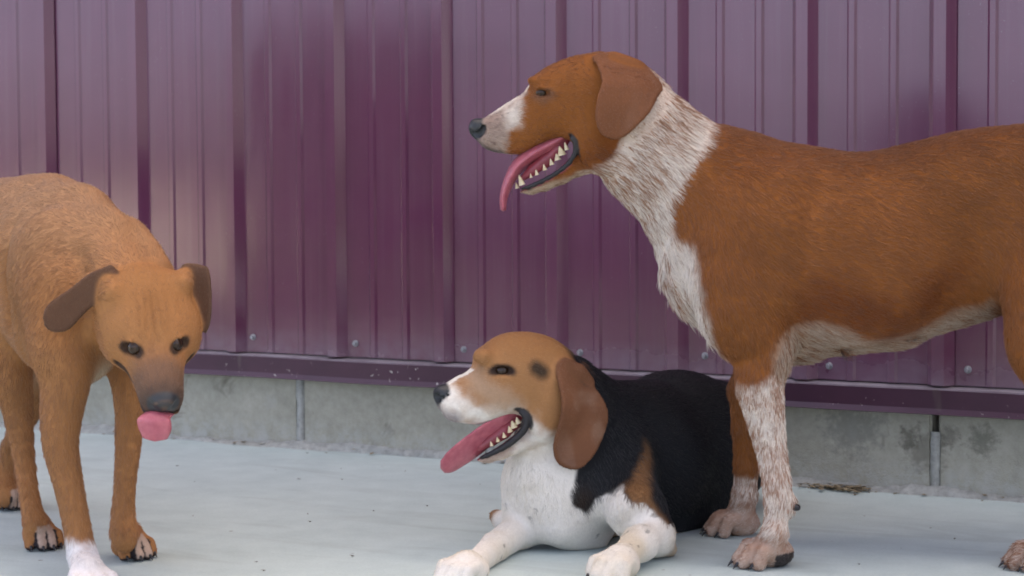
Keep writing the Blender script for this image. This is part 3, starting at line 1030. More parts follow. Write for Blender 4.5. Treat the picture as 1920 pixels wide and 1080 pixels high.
def build_hound():
    root = tag(empty('dog', pg(1640, 1040)), 'tall red and white hound standing in profile, cut off by the right edge', 'dog', 'dogs by the wall')
    fr = Side(1.36, -RH, -DH)
    p = fr.p
    PX = 1 / 1425.
    ops = []
    # trunk
    ops.append(fr.lofts([
        (1240, 455, 530, .025), (1254, 390, 560, .05), (1274, 325, 590, .066), (1302, 268, 610, .082), (1345, 240, 655, .094), (1400, 243, 682, .102), (1467, 263, 684, .107),
        (1508, 270, 682, .11), (1550, 277, 670, .114), (1590, 283, 665, .116), (1633, 282, 660, .115), (1691, 270, 654, .109), (1739, 258, 634, .10),
        (1802, 244, 614, .09), (1870, 235, 594, .084), (1930, 232, 575, .088), (1990, 243, 560, .088), (2045, 275, 520, .075), (2085, 330, 460, .05), (2100, 370, 420, .02)],
        k=.03, p=2.15, flow=-fr.A * .9 - UZ * .45, name='trunk'))
    # neck
    ops.append(chain([p(1172, 230), p(1220, 279), p(1277, 329), p(1334, 388)], np.array([106, 112, 118, 138]) * PX, k=.02, q=.80, S=fr.S, flow=fr.A * -.75 - UZ * .7))
    for sg in (1, -1):
        ops.append(chain([p(1478, 350, .078 * sg), p(1464, 430, .094 * sg), p(1462, 540, .099 * sg)], np.array([22, 32, 26]) * PX, k=.04, flow=-fr.A * .85 - UZ * .55))
        ops.append(ellip(p(1600, 520, .082 * sg), (.10, .085, .034), (fr.A, UZ, fr.S), k=.03, flow=-fr.A - UZ * .4))
        ops.append(chain([p(1862, 560, .098 * sg), p(1850, 480, .112 * sg), p(1838, 400, .116 * sg)], [.010, .014, .008], k=.04, mode='-'))
    # near fore leg
    ns = .085
    ops.append(ellip(p(1405, 500, .072), (.058, .125, .045), (fr.A + UZ * .15, UZ - fr.A * .25, fr.S), k=.03, flow=-UZ * .8 - fr.A * .7))
    ops.append(chain([p(1378, 420, .065), p(1372, 560, .085), p(1432, 662, ns), p(1424, 712, ns + .003), p(1434, 777, ns + .006), p(1447, 849, ns + .01), p(1458, 922, ns + .016), p(1456, 965, ns + .018), p(1452, 1020, ns + .02)],
                     np.array([60, 66, 46, 47, 39, 30.5, 29, 24, 23]) * PX, k=.03, q=.82, S=fr.S, ki=.006, flow=-UZ, spline=22))
    ops.append(chain([p(1452, 668, ns), p(1462, 640, ns - .02)], np.array([20, 24]) * PX, k=.02, flow=-UZ))
    pn = pg(1425, 1062); pf = pg(1372, 1003)
    po, tips_n = paw_ops(pn + fr.A * -.004, fr.A + fr.S * .30, 1.0, rise=-.003)
    ops += po
    ops.append(chain([p(1452, 1000, ns + .02), pn - fr.A * .013 + UZ * .03], [.0165, .020], k=.012))
    # carpal pad behind the wrist
    ops.append(ellip(p(1482, 948, ns + .016), (.010, .014, .009), (fr.A, UZ, fr.S), k=.012, flow=-UZ))
    # far fore leg
    fs = -.095
    ops.append(chain([p(1400, 470, -.065), p(1395, 580, -.085), p(1425, 660, fs), p(1398, 730, fs - .01), p(1400, 800, fs - .018), p(1400, 870, fs - .026), p(1397, 920, fs - .034), p(1392, 965, fs - .04)],
                     np.array([60, 60, 42, 37, 32, 28, 26, 23]) * PX, k=.03, q=.85, S=fr.S, ki=.006, flow=-UZ))
    po, tips_f = paw_ops(pf, fr.A + fr.S * .12, .97, rise=-.003)
    ops += po
    ops.append(chain([p(1396, 935, fs - .036), pf - fr.A * .012 + UZ * .032], [.0165, .019], k=.012))
    for q_ in (p(1581, 660, .06), p(1703, 634, .055)):
        ops.append(ellip(q_, (.006, .006, .007), None, k=.006, flow=None))
    # hind legs and tail (mostly beyond the frame)
    ops.append(chain([p(2005, 370, .05), p(1968, 560, .085), p(1972, 650, .09)], np.array([100, 92, 74]) * PX, k=.03, q=.6, S=fr.S, flow=-UZ - fr.A * .3))
    ops.append(chain([p(1968, 640, .09), p(2010, 760, .095), p(2072, 850, .10)], np.array([66, 44, 26]) * PX, k=.03, q=.7, S=fr.S, flow=-UZ))
    ph = pg(1940, 1066)
    ops.append(chain([p(2072, 850, .10), p(2030, 960, .115), ph - fr.A * .018 + UZ * .03], np.array([25, 22, 24]) * PX, k=.012, flow=-UZ))
    po, tips_h = paw_ops(ph, fr.A + fr.S * .1, .98, rise=-.003); ops += po
    ops.append(chain([p(2015, 370, -.05), p(2010, 560, -.08), p(2040, 650, -.09), p(2100, 760, -.09), p(2150, 850, -.09)], np.array([95, 88, 66, 38, 25]) * PX, k=.03, q=.65, S=fr.S, flow=-UZ))
    ph2 = pg(2040, 1010)
    ops.append(chain([p(2150, 850, -.09), p(2105, 950, -.095), ph2 - fr.A * .018 + UZ * .03], np.array([25, 21, 23]) * PX, k=.012, flow=-UZ))
    po, tips_h2 = paw_ops(ph2, fr.A, .98, rise=-.003); ops += po
    ops.append(chain([p(2080, 310), p(2140, 330), p(2190, 400), p(2210, 480)], [.022, .016, .012, .006], k=.03, flow=True, spline=10))
    # head: skull, muzzle and flews
    ops.append(fr.lofts([
        (880, 236, 245, .006), (885, 229, 254, .012), (894, 223, 266, .0165), (906, 219, 278, .0205), (920, 211, 285, .0225), (943, 196, 290, .025), (965, 182, 292, .027), (983, 170, 289, .029),
        (992, 158, 285, .031), (1001, 143, 280, .034), (1012, 132, 275, .037), (1040, 116, 264, .043), (1075, 103, 272, .050), (1107, 97, 300, .0545), (1140, 98, 308, .056),
        (1180, 110, 300, .053), (1215, 128, 275, .043), (1238, 155, 235, .022)], k=.012, p=2.3, flow=-fr.A * .9 - UZ * .35, name='head'))
    # cheek and jaw muscle
    ops.append(ellip(p(1126, 258, .032), (.036, .046, .022), (fr.A, UZ, fr.S), k=.016, flow=-fr.A - UZ * .4))
    ops.append(ellip(p(1126, 258, -.032), (.036, .046, .022), (fr.A, UZ, fr.S), k=.016, flow=-fr.A - UZ * .4))
    # lower jaw: a trough
    jaw = chain([p(1108, 300), p(1080, 311), p(1050, 330), p(1020, 346), p(995, 354), p(976, 357)], np.array([28, 23, 19, 15.5, 13, 8]) * PX, k=.008, q=1.75, S=fr.S, ki=.004, flow=-fr.A + UZ * .4, name='jaw')
    ops.append(jaw)
    cav = chain([p(1066, 268), p(1056, 284), p(1028, 312), p(1003, 328), p(975, 340), p(945, 348)], np.array([7, 13, 15, 14.5, 13, 13]) * PX, k=.004, q=1.75, S=fr.S, mode='-', ki=.003, name='cavity')
    ops.append(cav)
    floor_ = chain([p(1062, 262), p(1046, 280), p(1022, 301), p(998, 319), p(978, 336)], np.array([11, 17, 17, 14, 9]) * PX, k=.002, q=1.0, S=fr.S, ki=.003, name='floor')
    ops.append(floor_)
    for sg in (1, -1):
        ops.append(ellip(p(1058, 272, .036 * sg), (.0125, .0085, .020), (fr.A + UZ * .35, UZ - fr.A * .35, fr.S), k=.003, mode='-'))
    # rolled dark lips along the jaw
    for sg in (1, -1):
        ops.append(chain([p(1063, 256, .034 * sg), p(1077, 268, .0365 * sg), p(1074, 297, .035 * sg), p(1048, 321, .0295 * sg), p(1020, 338, .025 * sg), p(992, 350, .020 * sg), p(973, 355, .011 * sg)],
                         np.array([4, 6, 7.5, 7.5, 7.5, 7, 5]) * PX, k=.004, ki=.004, flow=None, spline=14, name='lip'))
        # brow ridge
        ops.append(ellip(p(1010, 152, .022 * sg), (.017, .009, .012), (fr.A - UZ * .3, UZ, fr.S), k=.012, flow=-fr.A))
        # eye opening
        ops.append(chain([p(1001, 170, .031 * sg), p(1012, 165, .0355 * sg), p(1026, 168, .037 * sg), p(1036, 172, .036 * sg)], [.0032, .0052, .0052, .0034], k=.005, flow=-fr.A))
        ops.append(chain([p(1003, 181, .031 * sg), p(1014, 184, .0345 * sg), p(1028, 180, .0365 * sg)], [.003, .0036, .003], k=.005, flow=-fr.A))
        ops.append(ellip(p(1015, 174, .039 * sg), (.0100, .0030, .0095), (fr.A + UZ * .10, UZ - fr.A * .10, fr.S), k=.003, mode='-'))
    # nose pad and nostrils
    ops.append(ellip(p(893, 240), (.0125, .0155, .0165), (fr.A, UZ, fr.S), k=.006))
    nos = []
    for sg in (1, -1):
        for c in ([(908, 238, .0125), (906, 247, .0145), (897, 253, .0115), (889, 249, .0075)],):
            o_ = chain([p(x, y, z * sg) for x, y, z in c], [.0022, .0028, .0026, .0018], k=.002, mode='-', ki=.001)
            ops.append(o_); nos.append(o_)
    # ears: leathery leaves hung from the skull
    E = [(1107, 104), (1117, 122), (1125, 150), (1118, 176), (1113, 203), (1113, 228), (1120, 248), (1133, 260), (1151, 265), (1171, 260), (1194, 241), (1222, 211), (1237, 184), (1250, 166), (1240, 144), (1217, 121), (1190, 103), (1158, 93), (1134, 93), (1118, 97)]
    po_ = fr.poly(E, .07)
    cz = fr.ab(1150, 96)[1]; ca = fr.ab(1107, 200)[0]; cb = fr.ab(1250, 166)[0]
    base_ops = list(ops)
    for sg in (1, -1):
        sk = drape(base_ops, fr.O, fr.A, UZ, fr.S * sg, po_, lo=.030)
        def bend(u, v, sg=sg, sk=sk):
            dz = np.clip((cz - v) / .115, 0, 1.1)
            e = np.clip((ca - u) / (ca - cb), -.05, 1.05)
            g = .0010 + .019 * sstep(dz, .03, .45) - .009 * sstep(e, .55, 1.) + .0028 * np.sin(e * 8 + 1.0 + dz) * (.4 + dz)
            return sg * (sk(u, v) + g)
        ops.append(chain([p(1116, 112, .024 * sg), p(1150, 112, .030 * sg), p(1195, 128, .034 * sg), p(1228, 150, .03 * sg)], [.009, .0135, .0135, .009], k=.008, flow=-UZ, name='earroot'))
        ops.append(flap(fr.O, fr.A, UZ, fr.S, po_, .0056, bend, k=.003, flow=-UZ - fr.A * .5, name='ear'))
    off = .0022; fr.coff = .07
    V, F = skin(ops, h=.0028, off=off, floor=-.001)
    N, fn = vnormals(V, F)
    a, b, s = fr.loc(V)
    n1 = fbm(V, 20, 1); n2 = fbm(V, 70, 2)
    nl = fbm(V, 7, 8); col = BROWN * (.58 + .25 * n1[:, None] + .62 * nl[:, None]); alt = col.copy(); pick = np.zeros(len(V)); wet = np.zeros(len(V))
    length = np.full(len(V), .011)
    # darker rust low on the flank, along the spine and behind the elbow
    m = np.clip(in_poly(a, b, fr.poly([(1480, 540), (1560, 510), (1680, 560), (1740, 520), (1800, 500), (1760, 590), (1660, 640), (1560, 610), (1470, 620)]), .03, V, .05) * .85, 0, 1)
    col = lerp(col, RUST, m)
    spine = in_poly(a, b, fr.poly([(1330, 200), (2100, 180), (2100, 285), (1900, 275), (1640, 325), (1480, 330), (1340, 330)]), .03, V, .05) * .45
    col = lerp(col, RUST * .95, spine)
    m = in_poly(a, b, fr.poly([(1130, 250), (1175, 250), (1165, 300), (1120, 320), (1085, 300)]), .02, V, .02)
    col = lerp(col, RUST, m * .8)
    # roan collar, throat and fore chest
    collar = in_poly(a, b, fr.poly([(1226, 118), (1290, 175), (1345, 205), (1337, 250), (1306, 300), (1278, 340), (1262, 380), (1257, 420), (1268, 447), (1301, 462), (1306, 500), (1311, 550), (1328, 625), (1362, 690), (1380, 728), (1340, 735), (1200, 600), (1080, 380), (1086, 328), (1110, 322), (1150, 300), (1164, 280), (1180, 200)]), .006, V, .012, 90)
    rim = in_poly(a, b, fr.poly([(1290, 240), (1330, 215), (1330, 255), (1300, 305), (1262, 385), (1262, 440), (1300, 462), (1312, 560), (1355, 690), (1330, 690), (1290, 560), (1240, 470), (1235, 380), (1275, 300)]), .02, V)
    low = sstep(b, fr.ab(1250, 330)[1], fr.ab(1250, 480)[1])
    roan = np.clip(.50 + .5 * (n2 - .5) - .36 * rim - .02 * low + .2 * (n1 - .5), .05, .8)
    col = lerp(col, WHITE, collar); alt = lerp(alt, np.array([.35, .165, .085]), collar); pick = np.where(collar > .5, roan, pick)
    length = length + collar * .006
    # far-side throat mask etc. follow from the side view; belly
    belly = in_poly(a, b, fr.poly([(1440, 660), (1457, 630), (1490, 612), (1530, 600), (1565, 612), (1605, 632), (1655, 645), (1705, 635), (1760, 602), (1805, 580), (1862, 566), (1866, 640), (1700, 740), (1450, 740)]), .008, V, .014, 60)
    belly = belly * (N[:, 2] < .4) * (np.abs(s) < .117)
    cream = np.array([.44, .33, .245])
    col = lerp(col, cream, belly); alt = lerp(alt, BROWN * .9, belly); pick = np.where(belly > .5, .15 + .3 * n2, pick)
    length = length + belly * .006
    for q_ in (p(1581, 660, .06), p(1703, 634, .055), p(1640, 655, .06)):
        col = lerp(col, np.array([.05, .035, .03]), np.clip(1.4 * np.exp(-(np.linalg.norm(V - q_, axis=1) / .0065) ** 2), 0, 1))
    # fore legs roan from above the wrist down; white fringe at the front edge
    zl = fr.ab(1420, 702, .09)[1]
    lim = zl + (n2 - .5) * .02 + np.where(s > 0, (fr.ab(1425, 700)[0] - a) * .45, -.165)
    front = a > fr.ab(1505, 700)[0]
    leg = sstep(lim - b, -.006, .006) * front
    leg *= ~((belly > .5) & (b > fr.ab(1400, 690)[1]))
    col = lerp(col, WHITE * .96, leg); alt = lerp(alt, np.array([.35, .18, .11]), leg); pick = np.where(leg > .5, np.clip(.54 + .9 * (n2 - .5) + .5 * (n1 - .5), .05, .85), pick)
    # hind feet
    hl = sstep(fr.ab(1900, 980)[1] - b, -.01, .01) * (a < fr.ab(1700, 700)[0])
    col = lerp(col, WHITE * .9, hl); alt = lerp(alt, BROWN * .8, hl); pick = np.where(hl > .5, .55, pick)
    # paws pinker-brown toes
    pw_ = sstep(.045 - b, -.012, .012)
    col = lerp(col, np.array([.34, .19, .13]), pw_ * .5); length = length * (1 - .35 * pw_)
    pad = ((a < fr.ab(1452, 1040, .1)[0]) & (a > fr.ab(1500, 1040, .1)[0]) & (b < .020)) & (s > 0)
    col = np.where(pad[:, None], np.array([.045, .038, .036]), col); pick = np.where(pad, 0, pick)
    # muzzle: white blaze and ticking
    hm = (a > fr.ab(1105, 200)[0]) & (b > fr.ab(1000, 380)[1])
    blaze = in_poly(a, b, fr.poly([(890, 205), (915, 217), (945, 200), (985, 172), (1002, 150), (975, 150), (930, 180)]), .004, V, .008, 120) * hm * (np.abs(s) < .013)
    muz = in_poly(a, b, fr.poly([(860, 200), (905, 215), (945, 192), (985, 170), (978, 190), (975, 225), (955, 245), (945, 290), (930, 300), (880, 300)]), .005, V, .012, 120) * hm
    col = lerp(col, np.array([.44, .33, .27]), muz); col = lerp(col, WHITE * 1.04, blaze); col = lerp(col, WHITE * .92, in_poly(a, b, fr.poly([(945, 205), (976, 188), (972, 230), (955, 236)]), .012, V, .012, 100) * hm); alt = lerp(alt, np.array([.20, .125, .10]), muz); pick = np.where(muz > .5, np.clip(.42 + (n2 - .5) * .9, .05, .8) * (1 - .8 * blaze) * (1 - .75 * in_poly(a, b, fr.poly([(935, 205), (985, 180), (972, 235), (945, 240)]), .008, V, .01, 100)), pick)
    dm = seg_mask(V, [p(905, 262), p(915, 275), p(930, 284)], .012, .008) * hm
    col = lerp(col, np.array([.13, .10, .095]), dm * .8); alt = lerp(alt, np.array([.1, .08, .07]), dm)
    chin = in_poly(a, b, fr.poly([(960, 360), (1000, 352), (1060, 335), (1090, 325), (1090, 345), (1010, 385), (960, 375)]), .004, V, .008, 100) * hm
    col = lerp(col, np.array([.50, .38, .28]), chin); alt = lerp(alt, BROWN * .7, chin); pick = np.where(chin > .5, .35, pick)
    # nose, lips, mouth
    nz = ((V - p(893, 240)) @ np.stack([fr.A / .0165, UZ / .0185, fr.S / .02], 1)) ** 2
    nm = 1 - sstep(np.sqrt(nz.sum(1)), .86, 1.06)
    col = lerp(col, NOSE, nm); wet = np.maximum(wet, nm * .8)
    cd_ = np.abs(cav.f(V) / 2.0 * 1.0)
    inside = ((cav.f(V) < .0035) | (floor_.f(V) < .003)) & hm & (np.abs(s) < .04) & (b < fr.ab(1000, 250)[1])
    lipd = np.full(len(V), 9.)
    for o in ops:
        if o.name == 'lip': lipd = np.minimum(lipd, o.f(V))
    lm = (1 - sstep(lipd, .0018, .0034)) * hm
    upl = seg_mask(V, [p(975, 291, .02), p(1000, 279, .027), p(1030, 262, .035), p(1062, 255, .040)], .0045, .003)
    inside |= (jaw.f(V) < .004) & (N[:, 2] > .25) & (lipd > .0015) & (a > fr.ab(1070, 300)[0]) & (np.abs(s) < .03)
    col = np.where(inside[:, None], GUM * (.6 + .6 * n2[:, None]), col)
    outer = inside & (np.abs(s) > .022)
    col = lerp(col, LIP, np.clip(lm + upl * .85, 0, 1)); wet = np.maximum(wet, np.maximum(inside * 1., lm * .8))
    # eye rims
    er = seg_mask(V, [p(1007, 176, .036), p(1015, 175, .037), p(1024, 174, .038)], .0050, .004) + seg_mask(V, [p(1007, 176, -.036), p(1024, 174, -.038)], .0050, .004)
    col = lerp(col, np.array([.05, .035, .03]), np.clip(er, 0, 1) * .85)
    eg = seg_mask(V, [p(1003, 178, .035), p(1016, 184, .037), p(1030, 178, .038)], .008, .008); col = lerp(col, np.array([.15, .085, .06]), eg * .5 * (1 - np.clip(er, 0, 1)))
    # ears
    ed = np.full(len(V), 9.)
    for o in ops:
        if o.name == 'ear': ed = np.minimum(ed, o.f(V))
        if o.name == 'earroot': ed = np.minimum(ed, o.f(V) + .001)
    em = 1 - sstep(ed, -off - .0002, -off + .0022)
    col = lerp(col, EARB * (.85 + .35 * n1[:, None]), em); alt = lerp(alt, col, em); pick = pick * (1 - em)
    nofur = np.clip(nm + inside + lm + er * .6, 0, 1)
    length = np.where(hm, .0055, length); length = length * (1 - em) + .0032 * (em > .9)
    length = length * (1 - sstep(nofur, .2, .6))
    length = length * np.where((poly_sdf(a, b, po_) < .010) & (np.abs(s) > .02) & (em < .9), .25, 1.)
    length = np.where((leg > .5), .009 * (1 - .5 * pw_), length)
    pick = pick * (1 - np.clip(nm + inside + lm, 0, 1))
    base = lerp(col, alt, np.clip(pick, 0, 1) * .8)
    make_body('body', root, V, F, base * .92, wet)
    fl = flows(ops, V, -UZ)
    make_fur(root, V, F, N, fn, col, alt, pick, length, fl, 175000, lift=.22, radius=.00025, seed=2, swirl=.6, mixw=.7)
    # eye, tongue, teeth, claws
    for sg in (1, -1):
        ball(p(1015, 174, .0236 * sg), .0092, M_EYE, 'eye', root)
    ribbon([p(1062, 258), p(1035, 272), p(1003, 289), p(974, 311), p(957, 338), p(946, 368), p(944, 393)], [.016, .019, .021, .0205, .019, .016, .011], [.006, .009, .0095, .0085, .007, .0055, .0042], fr.S + UZ * .25 + fr.A * .12, M_TONGUE, 'tongue', root, cup=[.002, .004, .006, .006, .004, .002, .001])
    upj = UZ * .88 + fr.A * .35
    for x, y, z, hgt, wd in [(1063, 272, .0245, .0085, .0036), (1054, 282, .0245, .0105, .0062), (1046, 291, .0242, .0065, .0048), (1035, 300, .0235, .0065, .0036), (1022, 310, .0225, .0058, .0032), (1007, 319, .021, .005, .003), (996, 324, .0195, .003, .002), (979, 338, .016, .0125, .0046), (970, 344, .010, .0055, .003)]:
        for sg in (1, -1):
            c = p(x, y + 5, z * sg)
            horn(c - UZ * .003, c + upj * hgt, wd, M_TOOTH, 'tooth', root, flat=.6, S=fr.A)
    claws(tips_n + tips_f + tips_h + tips_h2, root, M_CLAW)
    q = p(1496, 950, ns + .02)
    horn(q + fr.A * .007, q - fr.A * .003 - UZ * .002, .0058, M_CLAW, 'claw', root, blunt=.7)
    return root
build_hound()

# ------------------------------------------------------------------ the beagle lying in front of it
def build_beagle():
    root = tag(empty('dog', pg(1110, 1030)), 'black, white and tan beagle lying on the slab with its tongue out', 'dog', 'dogs by the wall')
    A = unit(-.56 * RH - .83 * DH); S = unit(.83 * RH - .56 * DH)          # body: forwards, and its left side (to the right in view)
    ops = []
    TAN = np.array([.37, .18, .078]); CREAM = np.array([.70, .61, .46]); WH = np.array([.80, .76, .69])
    # trunk
    ops.append(chain([pd(1066, 905, 2.97), pd(1108, 880, 3.02), pd(1195, 868, 3.10), pd(1262, 842, 3.20), pd(1320, 838, 3.28)], [.080, .096, .107, .111, .107], k=.03, ki=.02, flow=-A * .8 - UZ * .5, name='trunk'))
    ops.append(ellip(pd(1268, 772, 3.18), (.10, .07, .052), (A, S, UZ), k=.03, flow=-A))
    # breastbone
    ops.append(chain([pd(1020, 895, 2.935), pd(1050, 975, 2.93), pd(1100, 1008, 2.97)], [.050, .036, .03], k=.03, flow=-UZ))
    # haunches
    ops.append(ellip(pd(1318, 905, 3.17), (.10, .06, .078), (A, S, UZ), k=.03, flow=-A * .4 - UZ))
    ops.append(ellip(pd(1235, 900, 3.40), (.10, .06, .078), (A, S, UZ), k=.03, flow=-A * .4 - UZ))
    ops.append(chain([pd(1330, 955, 3.14), pd(1290, 975, 3.10), pd(1265, 980, 3.07)], [.026, .022, .018], k=.02, flow=A))
    # neck
    ops.append(chain([pd(1032, 745, 2.95), pd(1058, 800, 2.96), pd(1082, 860, 2.98)], np.array([78, 98, 124]) / 1352., k=.035, flow=-UZ * .9 - A * .2, name='neck'))
    ops.append(chain([pd(1075, 720, 2.99), pd(1125, 770, 3.03), pd(1190, 800, 3.10)], np.array([50, 62, 75]) / 1320., k=.04, flow=-UZ * .4 - A))
    # right-hand (its left) fore leg: shoulder, elbow out on the slab, forearm to the camera
    ops.append(chain([pd(1170, 905, 2.94), pd(1195, 960, 2.88), pd(1222, 1000, 2.865)], np.array([58, 56, 44]) / 1390., k=.03, ki=.01, flow=-UZ + S * .3))
    ops.append(chain([pd(1222, 998, 2.865), pd(1200, 1018, 2.82), pd(1172, 1042, 2.765), pd(1158, 1058, 2.72)], np.array([40, 37, 27.5, 23]) / 1410., k=.012, ki=.006, flow=A))
    ops.append(chain([pd(1238, 1018, 2.87), pd(1255, 1030, 2.885)], np.array([24, 17]) / 1390., k=.015, flow=S))
    pr = pg(1152, 1088)
    po, tips_r = paw_ops(pr, A * .9 - RH * .08, .92, rise=-.002); ops += po
    ops.append(chain([pd(1160, 1052, 2.735), pr - A * .012 + UZ * .026], [.0185, .0185], k=.012, flow=A))
    ops.append(chain([pd(1128, 1010, 2.87), pd(1165, 990, 2.845), pd(1205, 962, 2.835)], [.005, .006, .004], k=.022, mode='-'))
    # left-hand fore leg
    ops.append(chain([pd(998, 915, 2.96), pd(988, 962, 2.96), pd(976, 994, 2.95)], np.array([50, 44, 36]) / 1356., k=.03, ki=.01, flow=-UZ))
    ops.append(chain([pd(968, 998, 2.94), pd(928, 1026, 2.87), pd(893, 1056, 2.79), pd(874, 1074, 2.74)], np.array([34, 30, 25, 22]) / 1390., k=.012, ki=.006, flow=A))
    ops.append(chain([pd(945, 978, 2.99), pd(930, 968, 3.02)], np.array([24, 15]) / 1330., k=.014, flow=-S))
    pl = pg(866, 1097)
    po, tips_l = paw_ops(pl, A * .9 - RH * .35, .92, rise=-.002); ops += po
    ops.append(chain([pd(876, 1068, 2.745), pl - A * .012 + UZ * .026], [.018, .018], k=.012, flow=A))
    # ------------- head, turned a little towards the camera
    yw = math.radians(17)
    Ah = -RH * math.cos(yw) - DH * math.sin(yw); Sh = RH * math.sin(yw) - DH * math.cos(yw)
    c0 = pd(1000, 720, 2.90)
    fr = Side(c0 @ Sh, Ah, Sh)
    p = fr.p
    PX = 1 / 1378.
    ops.append(fr.lofts([
        (814, 735, 748, .006), (818, 728, 760, .011), (826, 723, 772, .0165), (838, 716, 783, .021), (858, 704, 793, .025), (878, 694, 797, .028), (888, 684, 798, .030),
        (897, 664, 797, .034), (908, 648, 795, .039), (925, 634, 787, .044), (947, 624, 779, .049), (975, 620, 780, .053), (1010, 623, 806, .054), (1040, 634, 820, .051),
        (1065, 653, 812, .043), (1085, 676, 785, .03), (1100, 700, 750, .012)], k=.012, p=2.25, flow=-fr.A * .9 - UZ * .3, name='head'))
    for sg in (1, -1):
        ops.append(ellip(p(1024, 766, .028 * sg), (.033, .044, .022), (fr.A, UZ, fr.S), k=.016, flow=-fr.A - UZ * .3, name='head'))
        ops.append(ellip(p(905, 668, .026 * sg), (.015, .012, .012), (fr.A, UZ, fr.S), k=.012, flow=-fr.A, name='head'))
        ops.append(ellip(p(860, 765, .017 * sg), (.026, .021, .012), (fr.A, UZ, fr.S), k=.01, flow=-fr.A - UZ * .5, name='head'))
    jaw = chain([p(1010, 812), p(988, 822), p(962, 836), p(938, 849), p(915, 858), p(897, 862)], np.array([26, 21, 17.5, 14.5, 11, 6.5]) * PX, k=.008, q=1.75, S=fr.S, ki=.004, flow=-fr.A + UZ * .3, name='jaw')
    ops.append(jaw)
    cav = chain([p(978, 780), p(968, 794), p(945, 815), p(918, 832), p(890, 845), p(865, 850)], np.array([6, 12, 14.5, 14, 12, 12]) * PX, k=.004, q=1.75, S=fr.S, mode='-', ki=.003, name='cavity')
    ops.append(cav)
    floor_ = chain([p(976, 777), p(962, 792), p(942, 808), p(920, 824), p(900, 838)], np.array([9, 16, 18, 15, 11]) * PX, k=.002, q=1.25, S=fr.S, ki=.003)
    ops.append(floor_)
    for sg in (1, -1):
        ops.append(ellip(p(968, 788, .036 * sg), (.0115, .0075, .020), (fr.A + UZ * .35, UZ - fr.A * .35, fr.S), k=.003, mode='-'))
    for sg in (1, -1):
        ops.append(chain([p(970, 772, .034 * sg), p(985, 781, .0365 * sg), p(984, 803, .035 * sg), p(966, 823, .030 * sg), p(945, 838, .025 * sg), p(918, 852, .020 * sg), p(898, 860, .011 * sg)],
                         np.array([4, 6.5, 8.5, 8.5, 8, 7, 5]) * PX, k=.004, ki=.004, spline=14, name='lip'))
        # lids and eye opening
        ops.append(chain([p(922, 694, .030 * sg), p(932, 685, .0355 * sg), p(948, 685, .0395 * sg), p(962, 694, .041 * sg)], [.0030, .0042, .0042, .003], k=.005, flow=-fr.A, name='head'))
        ops.append(chain([p(924, 699, .030 * sg), p(936, 707, .0345 * sg), p(952, 705, .0385 * sg), p(962, 698, .040 * sg)], [.0028, .0034, .0034, .0028], k=.005, flow=-fr.A, name='head'))
        ops.append(ellip(p(941, 695, .041 * sg), (.0125, .0046, .010), (fr.A - fr.S * .28 * sg - UZ * .05, UZ, fr.S + fr.A * .28 * sg), k=.003, mode='-'))
    ops.append(ellip(p(828, 739), (.013, .014, .0175), (fr.A, UZ, fr.S), k=.006, name='head'))
    for sg in (1, -1):
        ops.append(chain([p(x, y, z * sg) for x, y, z in [(840, 741, .0148), (834, 747, .0125), (824, 746, .0085), (820, 742, .006)]], [.0018, .0026, .0032, .0026], k=.002, mode='-', ki=.001))
    ops.append(chain([p(812, 752, 0), p(817, 772, 0)], [.0012, .0012], k=.002, mode='-'))
    Epx = [(1052, 688), (1064, 676), (1078, 674), (1104, 691), (1124, 716), (1146, 751), (1155, 780), (1150, 811), (1133, 849), (1110, 876), (1090, 888), (1067, 884), (1050, 868), (1044, 839), (1048, 802), (1053, 756), (1050, 716)]
    cz = fr.ab(1080, 680, .075)[1]; ca = fr.ab(1044, 800, .075)[0]; cb = fr.ab(1155, 780, .075)[0]
    base_ops = list(ops)
    pe = fr.poly(Epx, .075)
    for sg in (1, -1):
        sk = drape(base_ops, fr.O, fr.A, UZ, fr.S * sg, pe, lo=.035)
        def bend(u, v, sg=sg, sk=sk):
            dz = np.clip((cz - v) / .15, 0, 1.1)
            e = np.clip((ca - u) / (ca - cb), -.1, 1.1)
            g = .0005 + .014 * sstep(dz, .05, .45) - .004 * sstep(e, .5, 1.) + .003 * np.sin(e * 7 + dz * 3)
            return sg * (sk(u, v) + g)
        ops.append(chain([p(1060, 690, .040 * sg), p(1085, 695, .038 * sg), p(1105, 715, .036 * sg)], [.010, .012, .009], k=.01, flow=-UZ, name='earroot'))
        ops.append(flap(fr.O, fr.A, UZ, fr.S, pe, .0052, bend, k=.006, flow=-UZ, name='ear'))
    off = .0016; fr.coff = .04
    V, F = skin(ops, h=.0028, off=off, floor=-.001)
    N, fn = vnormals(V, F)
    a, b, s = fr.loc(V)
    # body coordinates
    bo = pg(1095, 1012)
    ba, bs, bz = (V - bo) @ A, (V - bo) @ S, V[:, 2]
    n1 = fbm(V, 20, 21); n2 = fbm(V, 70, 22)
    hd = np.min([np.where(o.f(V) < .004, 0., 1.) for o in ops if o.name in ('head', 'jaw', 'ear', 'lip')], 0) < .5
    col = np.tile(BLACKFUR, (len(V), 1)) * (.8 + .5 * n1[:, None]); wet = np.zeros(len(V)); length = np.full(len(V), .010)
    # front-quarter view of the coat: position across the view and height
    def rz(pts, depth):
        q = np.array([pd(x, y, depth) for x, y in pts]); return np.stack([q @ RH, q[:, 2]], 1)
    wav = (fbm(V, 45, 25) - .5) * .014
    vr, vz = V @ RH, V[:, 2]
    wp = rz([(925, 800), (1060, 800), (1085, 885), (1079, 897), (1067, 932), (1074, 952), (1099, 967), (1118, 941), (1169, 911), (1183, 935), (1209, 940), (1224, 952), (1243, 975), (1264, 1003), (1264, 1150), (1150, 1250), (700, 1250), (840, 1000)], 2.87)
